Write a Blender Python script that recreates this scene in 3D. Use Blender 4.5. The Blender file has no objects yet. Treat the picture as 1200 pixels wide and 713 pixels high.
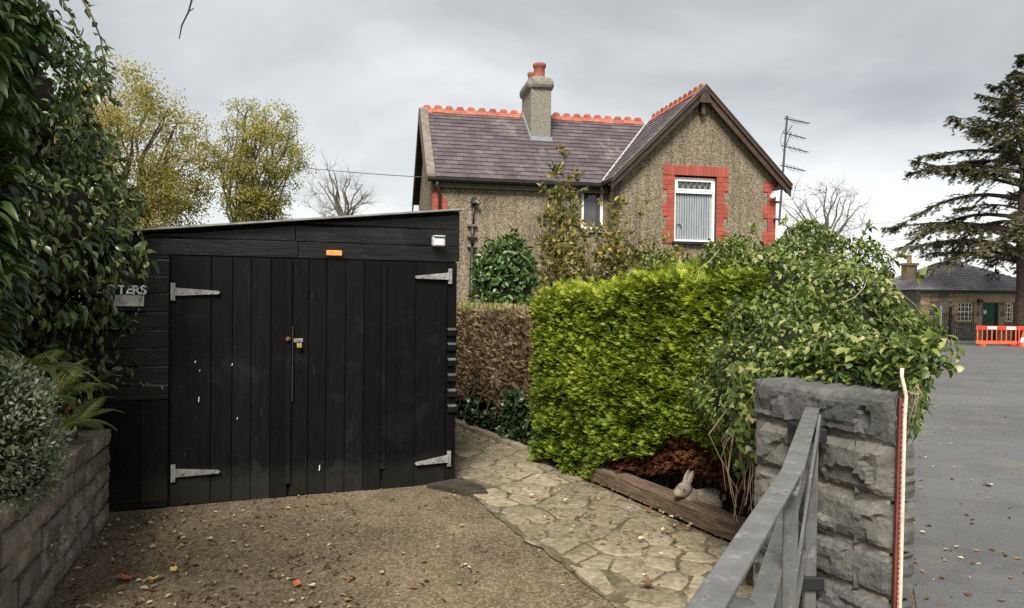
import bpy, bmesh, math, random
import numpy as np
from mathutils import Vector, Matrix, noise
random.seed(7)
rng = np.random.default_rng(7)
R = math.radians
SC = bpy.context.scene
COL = SC.collection

# ------------------------------------------------------------------ camera
FPX, PITCH, ROLL, EYE = 870.0, 0.0132, 0.012, 1.65
cam_d = bpy.data.cameras.new("camera")
cam_d.sensor_width = 36.0
cam_d.lens = FPX / 1200 * 36
cam_d.clip_start = 0.05
cam_d.clip_end = 2000
cam = bpy.data.objects.new("camera", cam_d)
COL.objects.link(cam)
CR = Matrix.Rotation(math.pi / 2 - PITCH, 3, 'X') @ Matrix.Rotation(ROLL, 3, 'Z')
cam.matrix_world = Matrix.Translation((0, 0, EYE)) @ CR.to_4x4()
SC.camera = cam

# ------------------------------------------------------------------ sky, sun, exposure
SUN_EL, SUN_AZ = R(48), R(192)        # azimuth clockwise from +Y: behind the viewer, to the left
SC.view_settings.view_transform = 'Standard'
SC.view_settings.look = 'None'
SC.view_settings.exposure = 2.2
SC.view_settings.gamma = 1.0
w = bpy.data.worlds.new("World")
SC.world = w
w.use_nodes = True
nt = w.node_tree
nt.nodes.clear()
def wn(t, **kw):
    n = nt.nodes.new(t)
    for k, v in kw.items(): setattr(n, k, v)
    return n
wl = nt.links.new
sky = wn('ShaderNodeTexSky', sky_type='NISHITA', sun_disc=False)
sky.sun_elevation = SUN_EL
sky.sun_rotation = SUN_AZ
tc = wn('ShaderNodeTexCoord')
sep = wn('ShaderNodeSeparateXYZ'); wl(tc.outputs['Generated'], sep.inputs[0])
zz = wn('ShaderNodeMath', operation='MAXIMUM'); wl(sep.outputs['Z'], zz.inputs[0]); zz.inputs[1].default_value = 0.0
za = wn('ShaderNodeMath', operation='ADD'); wl(zz.outputs[0], za.inputs[0]); za.inputs[1].default_value = 0.22
dx = wn('ShaderNodeMath', operation='DIVIDE'); wl(sep.outputs['X'], dx.inputs[0]); wl(za.outputs[0], dx.inputs[1])
dy = wn('ShaderNodeMath', operation='DIVIDE'); wl(sep.outputs['Y'], dy.inputs[0]); wl(za.outputs[0], dy.inputs[1])
cmb = wn('ShaderNodeCombineXYZ'); wl(dx.outputs[0], cmb.inputs[0]); wl(dy.outputs[0], cmb.inputs[1])
cmb.inputs[2].default_value = 3.7
cn = wn('ShaderNodeTexNoise'); wl(cmb.outputs[0], cn.inputs['Vector'])
cn.inputs['Scale'].default_value = 0.85; cn.inputs['Detail'].default_value = 6.0; cn.inputs['Roughness'].default_value = 0.5
cn.inputs['Distortion'].default_value = 0.4
# a cloud layer that thins and brightens towards the horizon
inv = wn('ShaderNodeMapRange'); wl(zz.outputs[0], inv.inputs['Value'])
inv.inputs['From Min'].default_value = 0.02; inv.inputs['From Max'].default_value = 0.36
inv.inputs['To Min'].default_value = 0.42; inv.inputs['To Max'].default_value = 0.0
sm = wn('ShaderNodeMath', operation='ADD'); wl(cn.outputs['Fac'], sm.inputs[0]); wl(inv.outputs[0], sm.inputs[1])
cr = wn('ShaderNodeValToRGB'); wl(sm.outputs[0], cr.inputs[0])
el = cr.color_ramp.elements
el[0].position = 0.34; el[0].color = (.78, .80, .805, 1)
el[1].position = 0.86; el[1].color = (2.2, 2.22, 2.19, 1)
e = el.new(0.55); e.color = (1.18, 1.205, 1.205, 1)
mx = wn('ShaderNodeMixRGB', blend_type='MIX'); mx.inputs[0].default_value = 0.96
wl(sky.outputs[0], mx.inputs[1]); wl(cr.outputs[0], mx.inputs[2])
bg = wn('ShaderNodeBackground'); bg.inputs['Strength'].default_value = 0.1
wl(mx.outputs[0], bg.inputs['Color'])
wo = wn('ShaderNodeOutputWorld'); wl(bg.outputs[0], wo.inputs[0])

sun_d = bpy.data.lights.new("sun", 'SUN')
sun_d.energy = 1.5; sun_d.angle = R(24); sun_d.color = (1.0, 0.95, 0.86)
sun = bpy.data.objects.new("sun", sun_d); COL.objects.link(sun)
sd = Vector((math.sin(SUN_AZ) * math.cos(SUN_EL), math.cos(SUN_AZ) * math.cos(SUN_EL), math.sin(SUN_EL)))
sun.rotation_euler = sd.to_track_quat('Z', 'Y').to_euler()
sun.location = (0, -5, 30)
SC.cycles.max_bounces = 6
SC.cycles.transparent_max_bounces = 4
SC.cycles.use_denoising = False

# ------------------------------------------------------------------ helpers: measuring
def ray(px, py):
    d = CR @ Vector(((px - 600) / FPX, -(py - 356.5) / FPX, -1.0))
    return d / d.y
def at(px, py, Y):
    return Vector((0, 0, EYE)) + ray(px, py) * Y
def zg(y):
    return 0.0 if y < 8 else max(-0.0225 * (y - 8), -0.75)
def ground(px, py):
    d = ray(px, py)
    return Vector((0, 0, EYE)) + d * (EYE / -d.z)
def onplane(px, py, O, U):
    """distance along the horizontal direction U and height, on the upright plane through O"""
    d = ray(px, py)
    n = Vector((-U[1], U[0]))
    t = (O[0] * n.x + O[1] * n.y) / (d.x * n.x + d.y * n.y)
    p = Vector((0, 0, EYE)) + d * t
    return (p.x - O[0]) * U[0] + (p.y - O[1]) * U[1], p.z

# ------------------------------------------------------------------ helpers: materials
def newmat(name):
    m = bpy.data.materials.new(name); m.use_nodes = True
    t = m.node_tree; t.nodes.clear()
    return m, t
def N(t, typ, **kw):
    n = t.nodes.new(typ)
    for k, v in kw.items(): setattr(n, k, v)
    return n
def ramp(t, fac, stops, interp='LINEAR'):
    r = N(t, 'ShaderNodeValToRGB'); t.links.new(fac, r.inputs[0])
    r.color_ramp.interpolation = interp
    e = r.color_ramp.elements
    while len(e) > 1: e.remove(e[0])
    e[0].position = stops[0][0]; e[0].color = (*stops[0][1], 1)
    for p, c in stops[1:]:
        q = e.new(p); q.color = (*c, 1)
    return r.outputs[0]
def coords(t, scale=(1, 1, 1), shift=True, world=False):
    g = N(t, 'ShaderNodeNewGeometry') if world else N(t, 'ShaderNodeTexCoord')
    v = g.outputs['Position'] if world else g.outputs['Object']
    if shift and not world:
        oi = N(t, 'ShaderNodeObjectInfo')
        ml = N(t, 'ShaderNodeVectorMath', operation='SCALE')
        ml.inputs[0].default_value = (17.3, 9.1, 23.7); t.links.new(oi.outputs['Random'], ml.inputs['Scale'])
        ad = N(t, 'ShaderNodeVectorMath', operation='ADD')
        t.links.new(v, ad.inputs[0]); t.links.new(ml.outputs[0], ad.inputs[1]); v = ad.outputs[0]
    mp = N(t, 'ShaderNodeMapping'); mp.inputs['Scale'].default_value = scale
    t.links.new(v, mp.inputs['Vector'])
    return mp.outputs[0]
def nz(t, vec, scale, detail=4, rough=0.55, dist=0):
    n = N(t, 'ShaderNodeTexNoise'); t.links.new(vec, n.inputs['Vector'])
    n.inputs['Scale'].default_value = scale; n.inputs['Detail'].default_value = detail
    n.inputs['Roughness'].default_value = rough; n.inputs['Distortion'].default_value = dist
    return n.outputs['Fac']
def vor(t, vec, scale, feature='F1', out='Distance', rnd=1.0):
    n = N(t, 'ShaderNodeTexVoronoi', feature=feature); t.links.new(vec, n.inputs['Vector'])
    n.inputs['Scale'].default_value = scale; n.inputs['Randomness'].default_value = rnd
    return n.outputs[out]
def mixc(t, fac, a, b, mode='MIX'):
    m = N(t, 'ShaderNodeMixRGB', blend_type=mode)
    for s, i in ((fac, 0), (a, 1), (b, 2)):
        if isinstance(s, (int, float)): m.inputs[i].default_value = s
        elif isinstance(s, tuple): m.inputs[i].default_value = (*s, 1)
        else: t.links.new(s, m.inputs[i])
    return m.outputs[0]
def mth(t, op, a, b=0.0):
    m = N(t, 'ShaderNodeMath', operation=op)
    for s, i in ((a, 0), (b, 1)):
        if isinstance(s, (int, float)): m.inputs[i].default_value = s
        else: t.links.new(s, m.inputs[i])
    return m.outputs[0]
def finish(m, t, col, rough=0.8, heights=(), metal=0.0, spec=0.4):
    p = N(t, 'ShaderNodeBsdfPrincipled')
    if isinstance(col, tuple): p.inputs['Base Color'].default_value = (*col, 1)
    else: t.links.new(col, p.inputs['Base Color'])
    if isinstance(rough, (int, float)): p.inputs['Roughness'].default_value = rough
    else: t.links.new(rough, p.inputs['Roughness'])
    p.inputs['Metallic'].default_value = metal
    p.inputs['Specular IOR Level'].default_value = spec
    prev = None
    for h, dist, strength in heights:
        b = N(t, 'ShaderNodeBump'); b.inputs['Distance'].default_value = dist; b.inputs['Strength'].default_value = strength
        t.links.new(h, b.inputs['Height'])
        if prev is not None: t.links.new(prev, b.inputs['Normal'])
        prev = b.outputs[0]
    if prev is not None: t.links.new(prev, p.inputs['Normal'])
    o = N(t, 'ShaderNodeOutputMaterial'); t.links.new(p.outputs[0], o.inputs[0])
    return m
def simple(name, c1, c2, scale=6, rough=0.7, bump=0.004, bscale=40, stretch=(1, 1, 1), metal=0, spec=0.4, world=False, vary=0.25):
    """two-tone noise surface, a little different from object to object"""
    m, t = newmat(name)
    v = coords(t, stretch, world=world)
    f = nz(t, v, scale, 6, 0.6)
    c = ramp(t, f, [(0.3, c1), (0.7, c2)])
    if vary:
        oi = N(t, 'ShaderNodeObjectInfo')
        k = N(t, 'ShaderNodeMapRange'); t.links.new(oi.outputs['Random'], k.inputs['Value'])
        k.inputs['To Min'].default_value = 1 - vary; k.inputs['To Max'].default_value = 1 + vary
        hs = N(t, 'ShaderNodeHueSaturation'); t.links.new(c, hs.inputs['Color']); t.links.new(k.outputs[0], hs.inputs['Value'])
        c = hs.outputs[0]
    h = [(nz(t, v, bscale, 5, 0.6), bump, 0.8)] if bump else []
    return finish(m, t, c, rough, h, metal, spec)
def leafmat(name, stops, trans=0.28, rough=0.45, spec=0.35, clump=0.35, cscale=2.2):
    """leaf colour picked per leaf, drifting a little from bough to bough"""
    m, t = newmat(name)
    a = N(t, 'ShaderNodeAttribute'); a.attribute_name = 'rnd'
    v = coords(t, shift=False, world=True)
    f = nz(t, v, cscale, 2, 0.5)
    f2 = mth(t, 'MULTIPLY', mth(t, 'SUBTRACT', f, 0.5), clump * 2)
    fac = mth(t, 'ADD', a.outputs['Fac'], f2)
    c = ramp(t, fac, stops)
    p = N(t, 'ShaderNodeBsdfPrincipled'); t.links.new(c, p.inputs['Base Color'])
    p.inputs['Roughness'].default_value = rough; p.inputs['Specular IOR Level'].default_value = spec
    tr = N(t, 'ShaderNodeBsdfTranslucent')
    t.links.new(mixc(t, 0.6, c, mixc(t, 1.0, c, (1.6, 1.7, 0.7), 'MULTIPLY')), tr.inputs['Color'])
    ms = N(t, 'ShaderNodeMixShader'); ms.inputs[0].default_value = trans
    t.links.new(p.outputs[0], ms.inputs[1]); t.links.new(tr.outputs[0], ms.inputs[2])
    o = N(t, 'ShaderNodeOutputMaterial'); t.links.new(ms.outputs[0], o.inputs[0])
    return m

# ------------------------------------------------------------------ helpers: objects
def tag(o, label=None, cat=None, group=None, kind=None):
    if label: o['label'] = label
    if cat: o['category'] = cat
    if group: o['group'] = group
    if kind: o['kind'] = kind
    return o
def empty(name, loc, rz=0.0, label=None, cat=None, group=None):
    o = bpy.data.objects.new(name, None); COL.objects.link(o)
    o.location = loc; o.rotation_euler = (0, 0, rz); o.empty_display_size = 0.2
    return tag(o, label, cat, group)
def link(name, me, mat=None, parent=None, kind=None):
    o = bpy.data.objects.new(name, me); COL.objects.link(o)
    if mat is not None and len(me.materials) == 0: me.materials.append(mat)
    if parent is not None: o.parent = parent
    if kind: o['kind'] = kind
    return o
class MB:
    """collects boxes, prisms and tubes and links them as ONE mesh object"""
    def __init__(s): s.v = []; s.f = []
    def add(s, vs, fs):
        n = len(s.v); s.v += [tuple(q) for q in vs]; s.f += [tuple(i + n for i in f) for f in fs]; return s
    def box(s, x0, x1, y0, y1, z0, z1):
        return s.add([(x0, y0, z0), (x1, y0, z0), (x1, y1, z0), (x0, y1, z0), (x0, y0, z1), (x1, y0, z1), (x1, y1, z1), (x0, y1, z1)],
                     [(0, 3, 2, 1), (4, 5, 6, 7), (0, 1, 5, 4), (1, 2, 6, 5), (2, 3, 7, 6), (3, 0, 4, 7)])
    def prism(s, poly, off):
        """polygon of 3-D points pushed along the vector off"""
        n = len(poly); a = [Vector(p) for p in poly]; b = [p + Vector(off) for p in a]
        return s.add(a + b, [tuple(range(n))[::-1], tuple(range(n, 2 * n))] + [(i, (i + 1) % n, n + (i + 1) % n, n + i) for i in range(n)])
    def beam(s, p, q, w, h, up=(0, 0, 1)):
        p, q = Vector(p), Vector(q); d = (q - p).normalized(); side = d.cross(Vector(up)).normalized() * w / 2; u = side.cross(d).normalized() * h / 2
        return s.prism([p - side - u, p + side - u, p + side + u, p - side + u], q - p)
    def tube(s, pts, rad, n=6, cap=True):
        pts = [Vector(p) for p in pts]; k = len(pts)
        if not hasattr(rad, '__len__'): rad = [rad] * k
        vs = []; prev = None
        for i, p in enumerate(pts):
            d = (pts[min(i + 1, k - 1)] - pts[max(i - 1, 0)])
            d = d.normalized() if d.length > 1e-9 else Vector((0, 0, 1))
            if prev is None: a = d.orthogonal().normalized()
            else:
                a = prev - d * prev.dot(d)
                a = a.normalized() if a.length > 1e-6 else d.orthogonal().normalized()
            prev = a; b = d.cross(a)
            for j in range(n):
                t = 2 * math.pi * j / n
                vs.append(p + (a * math.cos(t) + b * math.sin(t)) * rad[i])
        fs = [(i * n + j, i * n + (j + 1) % n, (i + 1) * n + (j + 1) % n, (i + 1) * n + j) for i in range(k - 1) for j in range(n)]
        if cap: fs += [tuple(range(n))[::-1], tuple(range((k - 1) * n, k * n))]
        return s.add(vs, fs)
    def lathe(s, prof, c=(0, 0, 0), n=16):
        vs = [(c[0] + r * math.cos(2 * math.pi * j / n), c[1] + r * math.sin(2 * math.pi * j / n), c[2] + z) for r, z in prof for j in range(n)]
        fs = [(i * n + j, i * n + (j + 1) % n, (i + 1) * n + (j + 1) % n, (i + 1) * n + j) for i in range(len(prof) - 1) for j in range(n)]
        fs += [tuple(range(n))[::-1], tuple(range((len(prof) - 1) * n, len(prof) * n))]
        return s.add(vs, fs)
    def mesh(s, name, smooth=False):
        me = bpy.data.meshes.new(name); me.from_pydata(s.v, [], s.f); me.update()
        if smooth: me.polygons.foreach_set('use_smooth', [True] * len(me.polygons))
        return me
    def build(s, name, mat, parent=None, kind=None, smooth=False, bevel=0.0):
        o = link(name, s.mesh(name, smooth), mat, parent, kind)
        if bevel:
            b = o.modifiers.new('bevel', 'BEVEL'); b.width = bevel; b.segments = 2; b.limit_method = 'ANGLE'; b.harden_normals = False
        return o
def copy_tree(o, parent=None):
    c = o.copy(); COL.objects.link(c)
    if parent is not None: c.parent = parent
    for ch in list(o.children): copy_tree(ch, c)
    return c

LEAF = (np.array([(0, 0, 0), (.5, .38, .09), (-.5, .38, .09), (0, .5, 0), (0, 1, -.14)]), [(0, 1, 3), (1, 4, 3), (4, 2, 3), (2, 0, 3)])
OVAL = (np.array([(0, 0, 0), (.32, .14, .06), (.5, .40, .10), (.36, .70, .04), (0, 1, -.16), (-.36, .70, .04), (-.5, .40, .10), (-.32, .14, .06), (0, .38, 0), (0, .72, -.04)]),
        [(0, 1, 8), (1, 2, 8), (2, 3, 9), (2, 9, 8), (3, 4, 9), (4, 5, 9), (5, 6, 9), (6, 8, 9), (6, 7, 8), (7, 0, 8)])
BLADE = (np.array([(0, 0, 0), (.5, .45, .03), (0, 1, -.05), (-.5, .45, .03)]), [(0, 1, 2), (0, 2, 3)])
IVY = (np.array([(0, 0, 0), (.36, -.06, .03), (.62, .28, .07), (.3, .5, .03), (0, 1, -.12), (-.3, .5, .03), (-.62, .28, .07), (-.36, -.06, .03), (0, .35, 0)]),
       [(0, 1, 8), (1, 2, 8), (2, 3, 8), (3, 4, 8), (4, 5, 8), (5, 6, 8), (6, 7, 8), (7, 0, 8)])
def _fan():
    v, f = [], []
    for base, ang, ln in ((0, 0, 1.0), (.05, 38, .62), (.05, -38, .62), (.3, 30, .55), (.3, -30, .55), (.15, 62, .42), (.15, -62, .42)):
        a = R(ang); d = np.array((math.sin(a), math.cos(a), 0)); s_ = np.array((math.cos(a), -math.sin(a), 0)) * .075
        b = np.array((0, base, 0)); n = len(v)
        v += [b, b + d * ln * .5 + s_ + (0, 0, .02), b + d * ln + (0, 0, -.05), b + d * ln * .5 - s_ + (0, 0, .02)]
        f += [(n, n + 1, n + 2), (n, n + 2, n + 3)]
    return np.array(v), f
SPRAY = _fan()
def unit(a):
    return a / np.maximum(np.linalg.norm(a, axis=-1, keepdims=True), 1e-9)
def leaves(name, P, D, Nn, L, W, tmpl, mat, parent=None, kind=None, rnd=None):
    """many small leaf-shaped faces as one mesh; D is each leaf's length axis, Nn its upper side"""
    P = np.asarray(P, float); n = len(P)
    D = unit(np.asarray(D, float)); S = np.cross(D, np.asarray(Nn, float)); S = unit(S); U = np.cross(S, D)
    L = np.broadcast_to(np.asarray(L, float), (n,))[:, None, None]; W = np.broadcast_to(np.asarray(W, float), (n,))[:, None, None]
    tv, tf = tmpl; k = len(tv)
    V = P[:, None, :] + S[:, None, :] * tv[None, :, 0:1] * W + D[:, None, :] * tv[None, :, 1:2] * L + U[:, None, :] * tv[None, :, 2:3] * L
    F = (np.asarray(tf)[None] + (np.arange(n) * k)[:, None, None]).reshape(-1, 3)
    me = bpy.data.meshes.new(name)
    me.vertices.add(n * k); me.vertices.foreach_set('co', V.reshape(-1).astype(np.float32))
    me.loops.add(F.size); me.loops.foreach_set('vertex_index', F.reshape(-1).astype(np.int32))
    me.polygons.add(len(F)); me.polygons.foreach_set('loop_start', np.arange(0, F.size, 3, dtype=np.int32))
    at_ = me.attributes.new('rnd', 'FLOAT', 'POINT')
    if rnd is None: rnd = rng.random(n)
    at_.data.foreach_set('value', np.repeat(rnd, k).astype(np.float32))
    me.update(calc_edges=True); me.validate()
    return link(name, me, mat, parent, kind)
def rdir(n):
    return unit(rng.normal(size=(n, 3)))
def ellip_shell(ells, n, depth=0.2, zmin=None):
    """points on the outside of a union of ellipsoids, with outward normals"""
    areas = np.array([(e[1][0] * e[1][1] + e[1][1] * e[1][2] + e[1][0] * e[1][2]) for e in ells]); areas /= areas.sum()
    Ps, Ns = [], []
    for (c, r), a in zip(ells, areas):
        m = int(n * a); d = rdir(m); r = np.array(r); c = np.array(c)
        lump = 1 + 0.10 * np.sin(d[:, :1] * 9 + c[0]) * np.sin(d[:, 1:2] * 8 + 1) + 0.08 * np.sin(d[:, 2:3] * 13 + d[:, :1] * 5)
        s = (1 - depth * rng.random((m, 1)) ** 1.6) * lump
        p = c + d * r * s; nn = unit(d / r)
        keep = np.ones(m, bool)
        for c2, r2 in ells:
            if c2 is c or (np.allclose(c2, c) and np.allclose(r2, r)): continue
            q = (p - np.array(c2)) / (np.array(r2) * (1 - depth)); keep &= (q ** 2).sum(1) > 1
        if zmin is not None: keep &= p[:, 2] > zmin
        Ps.append(p[keep]); Ns.append(nn[keep])
    return np.concatenate(Ps), np.concatenate(Ns)
def ellip_core(ells, scale, mat, parent, name='inner_twigs'):
    mb = MB()
    for c, r in ells:
        bm = bmesh.new(); bmesh.ops.create_icosphere(bm, subdivisions=3, radius=1)
        vs = []
        for v in bm.verts:
            k = scale * (1 + 0.12 * noise.noise(v.co * 3 + Vector(c)))
            vs.append(tuple(c[i] + v.co[i] * r[i] * k for i in range(3)))
        bm.verts.index_update()
        mb.add(vs, [[v.index for v in f.verts] for f in bm.faces]); bm.free()
    return mb.build(name, mat, parent)
def poly_inside(x, y, poly):
    c = False; n = len(poly)
    for i in range(n):
        (x0, y0), (x1, y1) = poly[i], poly[i - 1]
        if (y0 > y) != (y1 > y) and x < (x1 - x0) * (y - y0) / (y1 - y0) + x0: c = not c
    return c
def strip_wall(mb, x0, x1, z0, top, holes, y0, y1, breaks=()):
    """upright wall facing -y between y0 and y1 with rectangular holes (xa, xb, za, zb) and a sloping top(x)"""
    xs = sorted({x0, x1, *breaks, *[h[0] for h in holes], *[h[1] for h in holes]})
    for a, b in zip(xs, xs[1:]):
        hs = [h for h in holes if h[0] <= a + 1e-6 and h[1] >= b - 1e-6]
        segs = []; za = (z0, z0)
        for h in sorted(hs, key=lambda q: q[2]):
            segs.append((za, (h[2], h[2]))); za = (h[3], h[3])
        segs.append((za, (top(a), top(b))))
        for lo, hi in segs:
            mb.prism([(a, y0, lo[0]), (b, y0, lo[1]), (b, y0, hi[1]), (a, y0, hi[0])], (0, y1 - y0, 0))
    return mb
UNIT = {}
def brick_box(name, x0, x1, y0, y1, z0, z1, mat, parent):
    """one brick: a shared box, scaled"""
    if mat.name not in UNIT:
        b = MB(); c = .5; e = .06
        b.box(-c, c, -c, c, -c, c); me = b.mesh('brick'); me.materials.append(mat); UNIT[mat.name] = me
    o = link(name, UNIT[mat.name], None, parent)
    o.location = ((x0 + x1) / 2, (y0 + y1) / 2, (z0 + z1) / 2); o.scale = (x1 - x0, y1 - y0, z1 - z0)
    return o
def hump_stone(L, H, D, nx, nz, amp, seed, freq=4.0, edge=0.25, facet=True):
    """a squared stone with a rough, rock-faced front (front at y=0, bulging towards -y)"""
    mb = MB(); off = Vector((seed * 3.1, seed * 1.7, seed * 2.3))
    vs = []
    for j in range(nz + 1):
        for i in range(nx + 1):
            x = L * i / nx; z = H * j / nz
            ex = min(i, nx - i) / nx * 2; ez = min(j, nz - j) / nz * 2
            k = min(1, ex / edge if edge else 1) * min(1, ez / (edge * 1.6) if edge else 1)
            p = Vector((x * freq, 0, z * freq)) + off
            if facet:
                q = Vector((p.x * .80, 0, p.z * 1.0)) + Vector((noise.noise(p * .8), 0, noise.noise(p * .8 + Vector((9, 0, 0))))) * .6
                dd, cc = noise.voronoi(q); h = 9
                for c_ in cc[:3]:
                    g_ = noise.noise_vector(c_ * 5.7 + Vector((3, 1, 8))); e_ = q - c_; h = min(h, .62 + .35 * g_.y + 1.35 * (g_.x * e_.x + g_.z * e_.z))
                h += .22 * noise.noise(p * .5) + .05 * noise.noise(p * 4.1)
                h = max(.04, min(1.3, h))
            else: h = 0.5 + 0.5 * noise.noise(p) + 0.25 * noise.noise(p * 2.7)
            jx = jz = 0
            if 0 < i < nx and 0 < j < nz:
                jx = (random.random() - .5) * L / nx * .5; jz = (random.random() - .5) * H / nz * .5
            elif i in (0, nx): jx = (random.random() - .5) * .012
            else: jz = (random.random() - .5) * .010
            vs.append((x + jx, -amp * k * h, z + jz))
    fs = [(j * (nx + 1) + i, j * (nx + 1) + i + 1, (j + 1) * (nx + 1) + i + 1, (j + 1) * (nx + 1) + i) for j in range(nz) for i in range(nx)]
    n = len(vs)
    ring = [i for i in range(nx)] + [j * (nx + 1) + nx for j in range(nz)] + [nz * (nx + 1) + nx - i for i in range(nx)] + [(nz - j) * (nx + 1) for j in range(nz)]
    vs += [(vs[i][0], D, vs[i][2]) for i in ring]
    m = len(ring)
    fs += [(ring[i], n + i, n + (i + 1) % m, ring[(i + 1) % m]) for i in range(m)]
    fs += [tuple(n + i for i in range(m))]
    mb.add(vs, fs)
    return mb
# ------------------------------------------------------------------ materials
def gravel_mat():
    m, t = newmat('worn_gravel_tarmac')
    v = coords(t, shift=False, world=True)
    big = nz(t, v, 0.9, 4, 0.6); mid = nz(t, v, 7, 5, 0.6); fine = nz(t, v, 60, 3, 0.6)
    st = vor(t, v, 75, out='Color'); sd_ = vor(t, v, 75)
    base = ramp(t, mid, [(0.3, (.105, .078, .047)), (0.7, (.185, .142, .090))])
    dirt = ramp(t, big, [(0.36, (.48, .44, .40)), (0.60, (1.05, 1.04, 1.02))])
    base = mixc(t, 1.0, base, dirt, 'MULTIPLY')
    bw = N(t, 'ShaderNodeRGBToBW'); t.links.new(st, bw.inputs[0])
    chips = ramp(t, bw.outputs[0], [(0.2, (.045, .036, .025)), (0.55, (.16, .128, .086)), (0.85, (.38, .33, .24))])
    c = mixc(t, 0.38, base, chips)
    moss = ramp(t, nz(t, v, 1.6, 5, 0.65, 0.4), [(0.57, (0, 0, 0)), (0.72, (1, 1, 1))])
    c = mixc(t, mth(t, 'MULTIPLY', moss, 0.4), c, (.05, .052, .022))
    return finish(m, t, c, 0.9, [(mid, .02, .5), (sd_, .005, .6), (fine, .004, .6)], spec=.25)
def asphalt_mat():
    m, t = newmat('asphalt')
    v = coords(t, shift=False, world=True)
    big = nz(t, v, 0.35, 5, 0.6); fine = nz(t, v, 120, 2, 0.6); chip = vor(t, v, 130)
    c = ramp(t, big, [(0.3, (.10, .10, .104)), (0.7, (.165, .165, .168))])
    c = mixc(t, 0.35, c, ramp(t, fine, [(0.35, (.035, .035, .037)), (0.7, (.17, .17, .17))]))
    spots = ramp(t, vor(t, v, 5.0), [(0.03, (1, 1, 1)), (0.07, (0, 0, 0))])
    c = mixc(t, mth(t, 'MULTIPLY', spots, 0.5), c, (.23, .21, .17))
    pt = ramp(t, nz(t, v, .55, 6, .7, 1.2), [(0.47, (0, 0, 0)), (0.50, (1, 1, 1)), (0.53, (0, 0, 0))])
    c = mixc(t, mth(t, 'MULTIPLY', pt, .25), c, (.035, .035, .036))
    dirt = ramp(t, nz(t, v, 1.3, 6, .7, .3), [(0.50, (0, 0, 0)), (0.72, (1, 1, 1))])
    c = mixc(t, mth(t, 'MULTIPLY', dirt, .5), c, (.19, .172, .14))
    wet = ramp(t, nz(t, v, .8, 5, .65, .5), [(0.56, (0, 0, 0)), (0.66, (1, 1, 1))])
    c = mixc(t, mth(t, 'MULTIPLY', wet, .25), c, (.05, .05, .052))
    rg = ramp(t, big, [(0.35, (.75, .75, .75)), (0.7, (.5, .5, .5))])
    return finish(m, t, c, rg, [(chip, .006, .7), (fine, .003, .6)], spec=.4)
def earth_mat():
    m, t = newmat('dark_earth')
    v = coords(t, shift=False, world=True)
    f = nz(t, v, 9, 6, 0.65)
    c = ramp(t, f, [(0.3, (.022, .015, .010)), (0.55, (.055, .038, .024)), (0.75, (.10, .062, .036))])
    return finish(m, t, c, 0.95, [(f, .05, .8), (nz(t, v, 45, 4, 0.6), .02, .8)], spec=.15)
def grass_mat():
    m, t = newmat('rough_grass')
    v = coords(t, shift=False, world=True)
    f = nz(t, v, 3, 6, 0.7)
    c = ramp(t, f, [(0.3, (.035, .05, .014)), (0.7, (.085, .11, .028))])
    return finish(m, t, c, 0.95, [(nz(t, v, 40, 4, 0.7), .05, .9)], spec=.15)
def mortar_mat():
    m, t = newmat('mossy_jointing')
    v = coords(t, shift=False, world=True)
    f = nz(t, v, 3.2, 5, 0.65); g = nz(t, v, 50, 3, .6)
    c = ramp(t, f, [(0.36, (.045, .048, .018)), (0.52, (.085, .072, .042)), (0.66, (.30, .26, .18))])
    c = mixc(t, 0.3, c, ramp(t, g, [(0.3, (.05, .04, .025)), (0.7, (.3, .25, .17))]))
    return finish(m, t, c, 0.95, [(g, .01, .8)], spec=.2)
def flag_mat():
    m, t = newmat('buff_flagstone')
    v = coords(t); wv = coords(t, shift=False, world=True)
    f = nz(t, v, 3.0, 6, 0.62, .3); g = nz(t, wv, 28, 5, .6)
    c = ramp(t, f, [(0.28, (.120, .102, .076)), (0.5, (.225, .195, .143)), (0.72, (.37, .335, .265))])
    oi = N(t, 'ShaderNodeObjectInfo')
    tint = ramp(t, oi.outputs['Random'], [(0, (.62, .60, .57)), (0.3, (1.0, .95, .86)), (0.55, (1.25, 1.18, 1.06)), (0.8, (.85, .80, .72)), (1, (.75, .78, .68))])
    c = mixc(t, 1.0, c, tint, 'MULTIPLY')
    moss = ramp(t, nz(t, wv, 1.7, 6, .7, .5), [(0.46, (0, 0, 0)), (0.62, (1, 1, 1))])
    c = mixc(t, mth(t, 'MULTIPLY', moss, 0.70), c, (.095, .082, .050))
    c = mixc(t, 0.32, c, ramp(t, g, [(0.35, (.05, .042, .026)), (0.65, (.44, .38, .27))]))
    pale = ramp(t, nz(t, wv, 6.5, 6, .7, .6), [(0.58, (0, 0, 0)), (0.68, (1, 1, 1))])
    c = mixc(t, mth(t, 'MULTIPLY', pale, .45), c, (.46, .41, .31))
    return finish(m, t, c, 0.85, [(f, .02, .6), (g, .008, .8)], spec=.25)
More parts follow.
